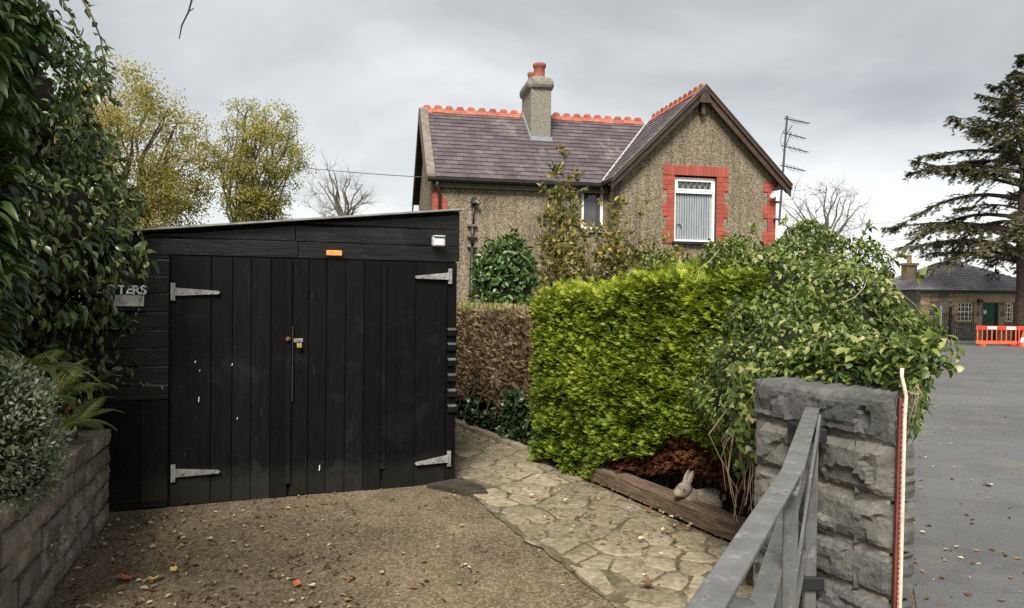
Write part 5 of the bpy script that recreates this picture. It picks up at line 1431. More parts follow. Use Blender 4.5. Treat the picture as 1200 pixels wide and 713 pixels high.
# straggly yellowing shrub before the house
cs = empty('yellowing_shrub', (1.3, 10.0, 0), 0, 'straggly tall shrub with thin stems and yellowing leaves in front of the house wall', 'shrub')
mb = MB(); lp, ld = [], []
def stems_to(px, py, base_x, Y, n_side, lean=.1, r0=.012, Lv=9):
    tip = at(px, py, Y); tip = Vector((tip.x - 1.3, tip.y - 10, tip.z)); b = Vector((base_x - 1.3, Y - 10 + random.uniform(-.2, .2), -.05))
    pts = []
    for i in range(9):
        t = i / 8; q = b.lerp(tip, t); q += Vector((noise.noise((t * 3, px * .1, 0)), noise.noise((t * 3, px * .1, 7)), 0)) * lean * math.sin(t * math.pi); pts.append(q)
    mb.tube(pts, [r0 * (1.1 - .85 * i / 8) for i in range(9)], 5)
    for k in range(n_side):
        t = random.uniform(.35, .98); q = pts[int(t * 8)].lerp(pts[min(8, int(t * 8) + 1)], (t * 8) % 1)
        dr = Vector((random.uniform(-1, 1), random.uniform(-1, 1), random.uniform(.2, 1.1))).normalized(); l2 = random.uniform(.12, .42) * (1.15 - .5 * t)
        e_ = q + dr * l2 + Vector((0, 0, -.03)); mb.tube([q, q.lerp(e_, .5) + Vector((0, 0, .02)), e_], [.005, .004, .002], 4)
        for j in range(Lv):
            f = random.random(); lp.append(q.lerp(e_, f)); ld.append(dr + Vector(rdir(1)[0]) * 1.1)
for px, py, ns, Y in ((652, 190, 26, 9.4), (658, 240, 36, 9.3), (720, 275, 34, 9.1), (742, 285, 30, 8.9), (655, 262, 34, 9.0), (662, 176, 44, 9.6), (660, 200, 34, 9.5), (650, 206, 30, 9.7), (671, 190, 16, 9.6), (656, 225, 26, 9.4), (716, 225, 14, 9.8), (640, 215, 14, 9.3), (634, 245, 16, 9.2), (646, 250, 22, 9.1), (668, 250, 24, 9.2), (684, 255, 24, 9.3), (700, 262, 24, 9.2), (716, 258, 22, 9.3), (724, 235, 12, 9.7), (735, 270, 24, 9.3), (750, 240, 10, 9.5), (748, 272, 24, 9.3), (762, 278, 22, 9.0), (778, 282, 20, 8.9), (790, 290, 18, 8.8), (806, 288, 14, 8.7), (720, 285, 20, 8.9), (705, 278, 30, 8.8), (728, 262, 26, 9.0), (738, 250, 18, 9.2), (744, 288, 32, 8.7), (766, 286, 30, 8.7), (784, 292, 28, 8.6), (676, 282, 32, 8.7), (648, 272, 28, 8.8), (800, 296, 22, 8.6), (690, 290, 20, 8.7), (660, 285, 22, 8.6), (640, 290, 18, 8.6), (756, 300, 18, 8.5)):
    bx = at(px, 400, Y).x * .92 + .12; stems_to(px, py, bx, Y, ns)
lp = np.array(lp); n = len(lp); ld = np.array(ld)
leaves('foliage', lp, ld + np.array((0, 0, -.2)), rdir(n) + np.array((0, 0, .9)), rng.uniform(.06, .105, n), rng.uniform(.03, .05, n), LEAF, L['climber'], cs)
mb.build('stem', M['stem'], cs, 'stuff')

# the climber that has swallowed the hedge end and the pillar top
iv = empty('climber_mound', (2.0, 5.0, 0), 0, 'great mound of green climbing leaves smothering the hedge end behind the stone pillar', 'climber')
ells = [((.14, .75, 1.12), (.90, 1.25, 1.00)), ((-.33, -.50, 1.02), (.50, .8, .64)), ((-.08, 1.9, 1.05), (1.0, 1.2, 1.04)), ((-.28, -1.38, 1.16), (.30, .30, .22)), ((-.50, -1.12, 1.14), (.20, .28, .24)), ((.52, 2.9, 1.0), (1.0, 1.2, .95))]
P, Nn = ellip_shell(ells, 140000, .075, .55); n = len(P)
# keep it off the front of the pillar and out of the clipped part of the hedge
W3 = P + np.array((2.0, 5.0, 0)); rel = W3[:, :2] - F0; so = rel @ fd; oo = rel @ fn
keep = ~((oo > -.10) & (so < flen - .42 + .35 * (W3[:, 2] - 1.5)))
relp = W3[:, :2] - np.array((PA.x, PA.y)); sp2 = relp @ np.array((pu.x, pu.y)); op2 = relp @ np.array((-pu.y, pu.x))
keep &= ~((op2 < .02) & (sp2 > -.10) & (W3[:, 2] < 1.30)) & ~((op2 < .12) & (sp2 > -.02)) 
keep &= ~((oo > -.30) & (W3[:, 2] < .85)) & ~((W3[:, 0] - .49 * W3[:, 1] > .40) & (W3[:, 2] < .8)) & ~((W3[:, 0] - .49 * W3[:, 1] > .17) & (W3[:, 1] < 5.2) & (W3[:, 2] < 1.30))
keep &= ~((op2 < .30) & (sp2 > .02) & (W3[:, 2] < 1.25))
P, Nn = P[keep], Nn[keep]; n = len(P)
down = np.array((0, 0, -.75))
keep2 = None
szv = rng.choice([.028, .038, .052], n, p=[.35, .45, .2]) * rng.uniform(.8, 1.2, n)
szv = szv * np.clip((P[:, 1] + 5.0) / 4.9, .68, 1.0)
leaves('foliage', P, Nn * .35 + rng.normal(0, .55, (n, 3)) + down, Nn + rng.normal(0, .32, (n, 3)) + np.array((0, 0, .6)), szv, szv * rng.uniform(.5, .75, n), OVAL, L['ivy'], iv)
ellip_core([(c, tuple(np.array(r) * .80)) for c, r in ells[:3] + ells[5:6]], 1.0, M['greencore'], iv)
mb = MB()
for i in range(70):       # wandering runners and dry stems over the mound
    k = random.choice(np.nonzero(P[:, 1] > -.3)[0]); p = P[k] + Nn[k] * .03; d = unit(np.cross(Nn[k], rdir(1)[0])); pts = [tuple(p)]
    for j in range(5):
        p = p + d * .11 + np.array((0, 0, -.02)); d = unit(d + rng.normal(0, .35, 3)); pts.append(tuple(p + Nn[k] * .03 * math.sin(j)))
    mb.tube(pts, [.0035, .0035, .003, .0025, .002, .001], 4)
mb.build('runner', M['drystem'], iv, 'stuff')
# shoots standing clear of the outline against the sky
mb = MB(); lp, ld = [], []
for px, py, Y, dxp, dyp in ((1045, 306, 5.2, 16, -6), (925, 274, 5.8, -8, -14), (1066, 330, 5.0, 18, -4), (1080, 360, 4.9, 18, 4), (890, 282, 6.0, -10, -12), (1010, 280, 5.5, 10, -14), (1088, 400, 4.6, 14, 12), (1075, 440, 4.2, 16, 20), (860, 292, 6.4, -8, -12)):
    p = at(px, py, Y) - Vector((2, 5, 0)); q = at(px + dxp, py + dyp, Y) - Vector((2, 5, 0)); m_ = p.lerp(q, .6) + Vector((0, 0, .03))
    mb.tube([p, m_, q], [.004, .003, .002], 4)
    for j in range(8): lp.append(p.lerp(m_, random.random()) if j < 4 else m_.lerp(q, random.random())); ld.append((q - p).normalized() * .5 + Vector(rdir(1)[0]))
n = len(lp); leaves('foliage', np.array(lp), np.array(ld) + np.array((0, 0, -.2)), rdir(n) + np.array((0, 0, .8)), rng.uniform(.05, .09, n), rng.uniform(.03, .05, n), LEAF, L['ivy'], iv)
mb.build('shoot', M['stem'], iv, 'stuff')
# bare stems, drooping grass and trailing leaves at the left edge of the pillar
mb = MB(); lp, ld = [], []
for i in range(22):
    px0, py0 = random.uniform(862, 892), random.uniform(440, 500); px1, py1 = px0 + random.uniform(-22, 14), random.uniform(560, 625); Y0, Y1 = random.uniform(3.75, 4.2), random.uniform(3.85, 4.4)
    p, q = at(px0, py0, Y0) - Vector((2, 5, 0)), at(max(848, min(px1, 882)), py1, Y1) - Vector((2, 5, 0))
    if q.z < .04: q.z = .04
    m_ = p.lerp(q, .5) + Vector((random.uniform(-.16, .12), random.uniform(-.12, .10), random.uniform(-.06, .12)))
    a_, b_ = p.lerp(m_, .55) + Vector((random.uniform(-.03, .03), 0, .01)), m_.lerp(q, .5) + Vector((random.uniform(-.04, .04), 0, 0))
    mb.tube([p, a_, m_, b_, q], [.0035, .003, .003, .0025, .0015], 4)
    for j in range(5):
        if random.random() < .75: lp.append(p.lerp(q, random.random() * .6)); ld.append(Vector(rdir(1)[0]) + Vector((0, 0, -.8)))
mb.build('dry_stem', M['vine'], iv, 'stuff')
for i in range(330):
    px, py = random.uniform(856, 890), 425 + 85 * random.random() ** 1.2; lp.append(at(px, py, random.uniform(3.8, 4.35)) - Vector((2, 5, 0))); ld.append(Vector(rdir(1)[0]) + Vector((0, 0, -.8)))
n = len(lp); leaves('trailing_leaves', np.array(lp), np.array(ld), rdir(n) * .6 + np.array((-.5, -.6, .6)), rng.uniform(.03, .06, n), rng.uniform(.028, .05, n), IVY, L['ivy'], iv)
# grass and trailing stems at the road side of the pillar
n = 120; pxs, pys = rng.uniform(1058, 1082, n), 430 + 75 * rng.random(n) ** 1.4
P2 = np.array([at(min(a, 1066 + (540 - b) * .2 if b < 540 else a), b, y_) - Vector((2, 5, 0)) for a, b, y_ in zip(pxs, pys, rng.uniform(3.7, 4.4, n))])
leaves('trailing_leaves', P2, rng.normal(0, .6, (n, 3)) + np.array((.2, -.2, -.7)), rdir(n) * .6 + np.array((.4, -.6, .6)), rng.uniform(.05, .09, n), rng.uniform(.03, .05, n), LEAF, L['ivy'], iv)
mb = MB()
for i in range(8):
    px0, py0 = random.uniform(1056, 1066), random.uniform(430, 470); p = at(px0, py0, 3.6) - Vector((2, 5, 0)); q = at(px0 + random.uniform(-4, 8), py0 + random.uniform(30, 70), 3.7) - Vector((2, 5, 0)); m_ = p.lerp(q, .5) + Vector((.05, 0, .06)); mb.tube([p, m_, q], [.004, .0035, .002], 4)
mb.build('dry_stem', M['drystem'], iv, 'stuff')
# leaves lying over the back of the coping
n = 950; u = rng.uniform(0, plen - .02, n); o_ = .20 + .26 * rng.random(n); P3 = np.stack([PA.x + pu.x * u - pu.y * o_ - 2.0, PA.y + pu.y * u + pu.x * o_ - 5.0, 1.26 + .16 * rng.random(n) + .25 * (o_ - .13)], -1)
leaves('foliage', P3, rng.normal(0, .6, (n, 3)) + np.array((-.3, -.5, -.25)), rdir(n) * .5 + np.array((0, -.2, 1)), rng.uniform(.035, .065, n), rng.uniform(.02, .04, n), OVAL, L['ivy'], iv)
# ------------------------------------------------------------------ planted bank on the left
bigS = empty('evergreen_shrub', (-3.5, 4.7, 0), 0, 'huge dark glossy evergreen shrub leaning over the stone wall and the garage end', 'shrub')
ells = [((-.15, .25, 2.05), (1.02, 1.2, .85)), ((-.44, .1, 2.9), (1.10, 1.3, .95)), ((-.84, .0, 3.8), (1.10, 1.3, .95)), ((-.25, -.9, 2.1), (.72, .8, .75)), ((-.46, -.8, 3.2), (.76, .9, .95)), ((-.9, -.2, 1.5), (.9, 1.0, .9)), ((-.15, .75, 1.25), (.75, .5, .7)), ((-1.0, 1.3, 1.5), (1.0, .6, 1.2)), ((-1.0, -.2, 4.7), (1.0, 1.2, .9))]
P, Nn = ellip_shell(ells, 60000, .20, .6); n = len(P)
leaves('foliage', P, Nn * .35 + rng.normal(0, .45, (n, 3)) + np.array((.1, -.1, -.75)), Nn + rng.normal(0, .42, (n, 3)) + np.array((0, 0, .35)), rng.uniform(.045, .085, n), rng.uniform(.022, .042, n), OVAL, L['big'], bigS)
ellip_core(ells, .72, M['twig'], bigS)
k = rng.choice(len(P), 5000); sel = P[k] + Nn[k] * .02
leaves('foliage', sel, Nn[k] * .3 + rng.normal(0, .4, (5000, 3)) + np.array((.1, -.1, -.8)), Nn[k] + rng.normal(0, .35, (5000, 3)) + np.array((0, 0, .3)), rng.uniform(.08, .125, 5000), rng.uniform(.03, .05, 5000), OVAL, L['bigl'], bigS)
n = 900; k = rng.choice(len(P), n); sel = P[k] + Nn[k] * .03
m_ = (np.sin(sel[:, 0] * 7 + sel[:, 2] * 5) > .3); sel = sel[m_]; n = len(sel)
leaves('seed_heads', sel, rng.normal(0, .6, (n, 3)) + np.array((0, 0, -.4)), rdir(n), rng.uniform(.03, .06, n), rng.uniform(.015, .03, n), LEAF, L['seed'], bigS, 'stuff')
mb = MB()
for i in range(5): mb.tube([(-.3 - .1 * i, -.2 + .1 * i, .5), (-.4 - .12 * i, .1, 1.8), (-.3 - .2 * i, 0, 3.2)], [.06, .045, .03], 6)
mb.build('trunk', M['bark'], bigS)
# loose shoots and a trailing spray at its outer edge
mb = MB(); lp, ld = [], []
for px, py, Y, pts_ in ((92, -8, 4.4, ((108, 20), (118, 45), (121, 66), (124, 100))), (70, -5, 4.3, ((84, 20), (95, 45), (104, 60))), (120, 150, 4.6, ((134, 160), (146, 163))), (125, 205, 4.6, ((140, 225), (152, 250))), (150, 255, 4.9, ((164, 268), (170, 290), (174, 312))), (95, 70, 4.5, ((112, 72), (124, 70))), (110, 110, 4.5, ((126, 112), (136, 120))), (128, 180, 4.6, ((140, 188), (146, 200)))):
    pts = [at(px, py, Y)] + [at(a, b, Y) for a, b in pts_]; pts = [p - Vector((-3.5, 4.7, 0)) for p in pts]; mb.tube(pts, [.006 * (1 - .6 * i / len(pts)) for i in range(len(pts))], 5)
    for p, q in zip(pts, pts[1:]):
        for j in range(7): lp.append(p.lerp(q, random.random())); ld.append((q - p).normalized() * .6 + Vector(rdir(1)[0]))
n = len(lp); leaves('foliage', np.array(lp), np.array(ld) + np.array((0, 0, -.2)), rdir(n) + np.array((0, 0, .5)), rng.uniform(.045, .08, n), rng.uniform(.024, .036, n), LEAF, L['big'], bigS)
mb.build('shoot', M['stem'], bigS, 'stuff')

def limb_pts(mb, p, q, r0, r1, n=8):
    p, q = Vector(p), Vector(q); pts = [p.lerp(q, i / n) + Vector((noise.noise((i * .5, q.x, 1)), noise.noise((i * .5, q.y, 5)), 0)) * .12 for i in range(n + 1)]
    mb.tube(pts, [r0 + (r1 - r0) * i / n for i in range(n + 1)], 6); return pts[2:]
big2 = empty('rhododendron', (-2.35, 3.0, 0), 0, 'near shrub with very large drooping dark green leaves at the top of the bank', 'shrub')
mb = MB(); lp, ld, lw_ = [], [], []
spine = []
for tx, ty, tz in ((.05, -.3, 2.6), (.62, -.42, 1.75), (.60, -.40, 2.5), (.62, -.45, 1.3), (-.35, .1, 2.9), (-.1, .25, 2.2), (-.5, -.35, 2.3), (.0, -.55, 1.9)):
    spine += limb_pts(mb, (-.45, -.05, .6), (tx - .25, ty, tz), .035, .010)
def rosette(px, py, Y, nleaf):
    c = at(px, py, Y) - Vector((-2.35, 3.0, 0)); b = add_rosette(c, nleaf)
    for t in (.2, .4, .6, .8):
        q = b.lerp(c, t) + Vector((random.uniform(-.12, .06), random.uniform(-.2, .12), random.uniform(-.1, .15)))
        if (q.x - 2.35) / (q.y + 3.0) < -.665: add_rosette(q, 8)
def add_rosette(c, nleaf):
    b = min(spine, key=lambda v: (v - c).length + .6 * max(0, v.z - c.z + .25)); mb.tube([b, b.lerp(c, .5) + Vector((-.03, 0, .06)), c], [.011, .008, .005], 4)
    spine.append(b.lerp(c, .6))
    for j in range(nleaf):
        a = 2 * math.pi * j / nleaf + random.random(); dr = Vector((math.cos(a), math.sin(a), random.uniform(-.9, -.1))); lp.append(c + Vector((0, 0, random.uniform(-.02, .02)))); ld.append(dr)
    return b
for px, py, Y in ((12, 20, 2.5), (40, 55, 2.7), (-6, 85, 2.4), (22, 105, 2.7), (8, 200, 2.3), (-14, 150, 2.3), (2, 270, 2.3), (20, 262, 2.7), (-6, 330, 2.2), (8, 360, 2.5), (14, 305, 2.6), (40, 10, 2.8), (65, 20, 3.0), (-8, 40, 2.2), (-30, 250, 2.3), (-30, 100, 2.3), (28, 150, 2.9), (-28, 330, 2.4), (-20, 400, 2.4)):
    rosette(px * .8 - 4, py, Y, 9); rosette(px * .8 - 14 + random.uniform(-8, 8), py + random.uniform(18, 34), Y, 8)
for _ in range(150):
    d_ = Vector(rdir(1)[0]) * (.55 + .45 * random.random()); c_ = Vector((-.30 + d_.x * .50, -.25 + d_.y * .62, 2.0 + d_.z * 1.0))
    wx_, wy_ = c_.x - 2.35, c_.y + 3.0
    if wx_ / wy_ < -.665: add_rosette(c_, 8)
n = len(lp); leaves('foliage', np.array(lp), np.array(ld), np.array((0, 0, 1.)) + rng.normal(0, .25, (n, 3)), rng.uniform(.08, .14, n), rng.uniform(.028, .042, n), OVAL, L['bigl'], big2)
mb.build('branch', M['bark'], big2, 'stuff')
# dry flower heads hanging on the bank shrub
# ferns
fern_proto = None
def make_fern(nf, ln, droop, seed):
    rs = random.Random(seed); e_ = empty('fern', (0, 0, 0)); 
    for k in range(nf):
        a = 2 * math.pi * k / nf + rs.uniform(-.3, .3); L0 = ln * rs.uniform(.75, 1.1); el_ = rs.uniform(.55, 1.15)
        pts, P, D, Nl, Ls = [], [], [], [], []
        d = Vector((math.cos(a) * math.cos(el_), math.sin(a) * math.cos(el_), math.sin(el_))); p = Vector((0, 0, 0)); ns = 24
        for i in range(ns + 1):
            pts.append(p.copy()); t = i / ns
            side = d.cross(Vector((0, 0, 1))).normalized()
            if i > 2:
                w_ = .30 * L0 * math.sin(min(1, t * 1.15 + .12) * math.pi * .93) ** .8 * (1 - .35 * t)
                up = side.cross(d)
                for s in (-1, 1): P.append(p.copy()); D.append(side * s + d * .55 + Vector((0, 0, -.25))); Nl.append(up); Ls.append(max(.02, w_))
            p = p + d * (L0 / ns); d = (d + Vector((0, 0, -droop / ns * 1.6))).normalized()
        o = leaves('frond', np.array([tuple(q) for q in P]), np.array([tuple(q) for q in D]), np.array([tuple(q) for q in Nl]), np.array(Ls), L0 / ns * .85, BLADE, L['fern'], e_, None, np.full(len(P), rs.uniform(.15, .9)))
        MB().tube(pts, [.004 * (1.1 - i / ns * .8) for i in range(ns + 1)], 4).build('rib', M['stem'], o)
    return e_
for px, py, Y, ln_, nf, lab in ((84, 478, 4.75, .36, 12, 'yellow-green fern drooping over the top of the stone wall next to the garage'), (62, 445, 4.3, .34, 11, 'fern with arching fronds between the silvery shrub and the wall-top fern'), (40, 412, 3.9, .34, 11, 'highest fern on the bank, just under the dark evergreen shrub'), (100, 440, 5.2, .34, 10, 'small fern at the back of the bank against the black garage boards')):
    f_ = make_fern(nf, ln_, .95, int(px)); p = at(px, py, Y); f_.location = (p.x, p.y, max(p.z - .12, .72)); f_.rotation_euler = (0, 0, random.random() * 6); tag(f_, lab, 'fern', 'ferns on the bank')
# brown leaf cover on the bank
n = 900; pb = [WS + WU * random.uniform(.3, 3.5) + WN * random.uniform(.1, .9) for _ in range(n)]
tag(leaves('dead_bracken', np.array([(p.x, p.y, .70 + .12 * random.random()) for p in pb]), rdir(n) + np.array((.2, -.3, -.1)), rdir(n) * .6 + np.array((0, 0, 1)), rng.uniform(.04, .12, n), rng.uniform(.015, .04, n), LEAF, L['rust'], None, 'stuff'), 'brown dead bracken and leaves covering the bank')
# silvery small-leaved shrub spilling over the wall
sc3 = at(-6, 503, 3.35)
sil = empty('silvery_shrub', (sc3.x, sc3.y, 0), 0, 'silvery green small-leaved shrub spilling over the top of the stone wall', 'shrub')
ells = [((0, 0, 1.02), (.21, .32, .30)), ((.0, .10, .85), (.19, .30, .24)), ((-.2, -.3, 1.0), (.30, .4, .35))]
P, Nn = ellip_shell(ells, 17000, .25); n = len(P)
leaves('foliage', P, Nn * .7 + rng.normal(0, .5, (n, 3)) + np.array((0, 0, .3)), Nn + rng.normal(0, .6, (n, 3)), rng.uniform(.020, .038, n), rng.uniform(.010, .018, n), BLADE, L['silver'], sil)
ellip_core(ells, .78, M['greencore'], sil)
# plants against the shed: a trailing shoot and a weed
tv = empty('trailing_shoot', (SA.x, SA.y, 0), math.atan2(SU.y, SU.x), 'thin leafy shoot trailing down the black boards beside the letter box', 'shoot')
mb = MB(); lp, ld = [], []
for chain in (((164, 276), (172, 295), (176, 318), (168, 345), (160, 372), (145, 385), (140, 400)), ((112, 450), (130, 446), (150, 449), (172, 450), (196, 451))):
    pts = []
    for a, b in chain: x, z = sp(a, b); pts.append(Vector((x, -.05, z)))
    mb.tube(pts, .003, 4)
    for p, q in zip(pts, pts[1:]):
        for j in range(3): lp.append(p.lerp(q, random.random())); ld.append(Vector(rdir(1)[0]))
n = len(lp); leaves('foliage', np.array(lp), np.array(ld), rdir(n) + np.array((0, -1, .3)), rng.uniform(.02, .045, n), rng.uniform(.012, .02, n), LEAF, L['silver'], tv); mb.build('stem', M['stem'], tv)
def weed(px, py, lab, r=.08, n=26, mat='ivy', h=.05):
    p = ground(px, py); e_ = empty('weed', (p.x, p.y, .0), 0, lab, 'weed'); P = rng.normal(0, r * .5, (n, 3)); P[:, 2] = .012 + h * rng.random(n)
    leaves('foliage', P, unit(P * (1, 1, .3)) + np.array((0, 0, .4)), rdir(n) * .4 + np.array((0, 0, 1)), rng.uniform(.03, .06, n), rng.uniform(.014, .024, n), LEAF, L[mat], e_)
    mb = MB()
    for q in P[:8]: mb.tube([(0, 0, 0), tuple(q * .5 + np.array((0, 0, .01))), tuple(q)], .002, 4)
    mb.build('stem', M['stem'], e_)
weed(176, 594, 'small green weed growing at the left foot of the black garage')
q = WS + WU * 2.0 - WN * .03
ww = empty('weed', (q.x, q.y, .33), 0, 'small pale weed rooted in a joint of the low stone wall', 'weed')
P = rng.normal(0, .035, (40, 3)) + np.array((.02, -.01, 0)); leaves('foliage', P, unit(P) + np.array((.5, -.3, 0)), rdir(40) + np.array((.6, -.3, .6)), .03, .016, LEAF, L['silver'], ww)
# twig hanging from above
tw = [at(*p) for p in ((330, -190, 4.6), (262, -90, 4.5), (228, -12, 4.4), (221, 14, 4.4), (213, 30, 4.4), (210, 46, 4.4))]
e0 = Vector((-3.9, 4.7, 5.2)); tw = [e0, e0.lerp(tw[0], .5) + Vector((0, 0, .5))] + tw
mb = MB(); mb.tube(tw, [.03, .022, .014, .008, .006, .0055, .005, .003], 6); mb.tube([tw[5], tw[5] + Vector((.03, 0, .02))], .003, 4)
tag(mb.build('hanging_twig', M['twig']), 'bare dark twig hanging down into the grey sky above the garage', 'twig')

# ------------------------------------------------------------------ trees
def limb(mb, p, q, r0, r1, bend=.12, n=7, sides=6, seed=0.0, sag=0.0):
    p, q = Vector(p), Vector(q); L_ = (q - p).length; pts = []
    for i in range(n + 1):
        t = i / n; c = p.lerp(q, t); b = bend * L_ * math.sin(t * math.pi)
        c += Vector((noise.noise((t * 2.3, seed, 1)), noise.noise((t * 2.3, seed, 5)), noise.noise((t * 2.3, seed, 9)) * .5)) * b + Vector((0, 0, sag * L_ * math.sin(t * math.pi)))
        pts.append(c)
    mb.tube(pts, [r0 + (r1 - r0) * i / n for i in range(n + 1)], sides); return pts
def _vase(t): return .30 + .70 * min(1, max(0, t)) ** .7
def broad_tree(name, base, fork, crown, nlimb, nclump, nleaf, leaf_m, bark, lab, cat, group, seed, lsize=(.07, .12), spread=.34, stems=1, rt=.16, shell=.35, extra_twigs=0, vase=False):
    rs = random.Random(seed); r2 = np.random.default_rng(seed)
    root = empty(name, base, 0, lab, cat, group); tr = MB(); br = MB(); nodes = []
    c = np.array(crown[0]) - np.array(base); r = np.array(crown[1])
    f = Vector(fork) - Vector(base)
    bases = []
    for s in range(stems):
        o = Vector((rs.uniform(-.25, .25), rs.uniform(-.25, .25), 0)) * (1 if stems > 1 else 0); ff = f + o * 2.2
        pts = limb(tr, o, ff, rt, rt * .7, .05, 5, 8, seed + s); bases.append(ff)
    for i in range(nlimb):
        d = rdir(1)[0]; d[2] = abs(d[2]) * 1.2 + .15; d = d / np.linalg.norm(d)
        a = 2 * math.pi * i / nlimb + rs.random() * .6; e_ = rs.uniform(.25, 1.3)
        tgt = Vector(tuple(c + np.array((math.cos(a) * math.cos(e_), math.sin(a) * math.cos(e_), math.sin(e_))) * r * .82))
        s0 = bases[i % stems]; pts = limb(br, s0, tgt, rt * .55, .018, .14, 8, 6, seed + i * 1.7, .06); nodes += pts[2:]
    cl = []
    while len(cl) < nclump:
        d = rdir(1)[0] * (shell + (1 - shell) * rs.random() ** .6); p = c + d * r * (1 + .12 * math.sin(d[0] * 7 + seed) * math.sin(d[2] * 6))
        if vase:
            k_ = _vase((p[2] - c[2] + r[2]) / (1.35 * r[2])); p[0] = c[0] + (p[0] - c[0]) * k_; p[1] = c[1] + (p[1] - c[1]) * k_
        cl.append(Vector(tuple(p)))
    for i, p in enumerate(cl):
        q = min(nodes, key=lambda v: (v - p).length_squared + max(0, v.z - p.z) * 2); pts = limb(br, q, p, .017, .004, .16, 4, 4, seed + i * .31, .05); nodes.append(pts[2])
        for k in range(extra_twigs):
            a = pts[rs.randrange(1, 5)]; e2 = a + (p - q).normalized() * rs.uniform(.15, .5) + Vector(tuple(rdir(1)[0])) * .35 + Vector((0, 0, .2)); limb(br, a, e2, .006, .0025, .15, 2, 3, i + k)
    tr.build('trunk', M[bark], root, smooth=True); br.build('branches', M[bark], root, 'stuff')
    if nleaf:
        C = np.array([tuple(p) for p in cl]); k = r2.integers(0, len(C), nleaf); sc = r2.uniform(.6, 1.25, len(C))[k][:, None]
        P = C[k] + np.clip(r2.normal(0, 1, (nleaf, 3)), -1.7, 1.7) * spread * sc * np.array((1, 1, .75))
        rn = np.clip(r2.normal(.5, .16, len(C))[k] + r2.normal(0, .17, nleaf), 0, 1)
        leaves('crown', P, r2.normal(0, .7, (nleaf, 3)) + np.array((0, 0, -.5)), r2.normal(0, .7, (nleaf, 3)) + np.array((0, 0, .8)), r2.uniform(*lsize, nleaf), r2.uniform(*lsize, nleaf) * .7, BLADE, leaf_m, root, None, rn)
    return root
def P3_(px, py, Y): p = at(px, py, Y); return (p.x, p.y, p.z)
t1 = at(150, 180, 23); 
broad_tree('autumn_tree', (t1.x - .6, 23, zg(23)), P3_(150, 320, 23), ((t1.x - .5, 23, t1.z - .75), (3.05, 2.7, 3.4)), 22, 520, 58000, L['autumn'], 'bark', 'broad tree with yellow and brown autumn leaves behind the dark evergreen shrub', 'tree', None, 3, (.06, .10), .25, 1, .2, .3)
t2 = at(303, 180, 24)
broad_tree('yellow_tree', (t2.x - .1, 24, zg(24)), P3_(291, 330, 24), ((t2.x, 24, t2.z - .80), (1.62, 1.5, 2.5)), 28, 320, 30000, L['yellow'], 'bark', 'vase-shaped many-stemmed tree with yellow-green leaves beyond the garage roof', 'tree', None, 8, (.048, .08), .17, 5, .075, .25, vase=True)
t3 = at(398, 228, 34)
broad_tree('bare_tree', (t3.x + .2, 34, zg(34)), P3_(402, 262, 34), ((t3.x, 34, t3.z - .35), (1.7, 1.5, 1.8)), 11, 110, 0, None, 'greybark', 'leafless fan-shaped tree in the gap between the yellow tree and the house', 'tree', 'leafless trees', 12, extra_twigs=5, rt=.12)
t4 = at(966, 250, 40)
broad_tree('bare_tree', (t4.x, 40, zg(40)), P3_(966, 300, 40), ((t4.x, 40, t4.z - .5), (2.5, 2.0, 2.6)), 13, 150, 900, L['yellow'], 'greybark', 'nearly leafless tree showing above the climber mound to the right of the house', 'tree', 'leafless trees', 21, (.05, .09), .25, extra_twigs=5, rt=.14)
# background hedge line and low greenery seen under the trees
bt = empty('garden_thicket', (-8, 20, 0), 0, 'mass of green and yellow shrubs low behind the garage roof', 'thicket')
# old conifer by the station
CY = 38.0; cb_ = at(1195, 405, CY); cz = zg(CY)
con = empty('old_conifer', (cb_.x, CY, cz), 0, 'tall dark ragged conifer with layered drooping boughs standing by the station building', 'tree')
tr = MB(); topz = 15.2
tp3 = [Vector((.05 * math.sin(i), .05 * math.cos(i * 1.7), topz * i / 10)) for i in range(11)]
tr.tube(tp3, [.34, .31, .27, .24, .20, .17, .14, .10, .07, .045, .02], 10); tr.build('trunk', M['conebark'], con, smooth=True)
br = MB(); CP, CD, CN = [], [], []
rs = random.Random(4)
def reach(z):
    pts = [(1.6, 2.2), (2.4, 2.6), (3.6, 3.0), (4.6, 4.0), (5.6, 4.9), (6.6, 4.6), (8, 4.3), (9.5, 3.6), (11, 2.6), (12.5, 1.5), (13.3, .8), (14.2, .2)]
    for (a, b), (c, d) in zip(pts, pts[1:]):
        if a <= z <= c: return (b + (d - b) * (z - a) / (c - a)) * 1.28
    return .3
z = 4.3
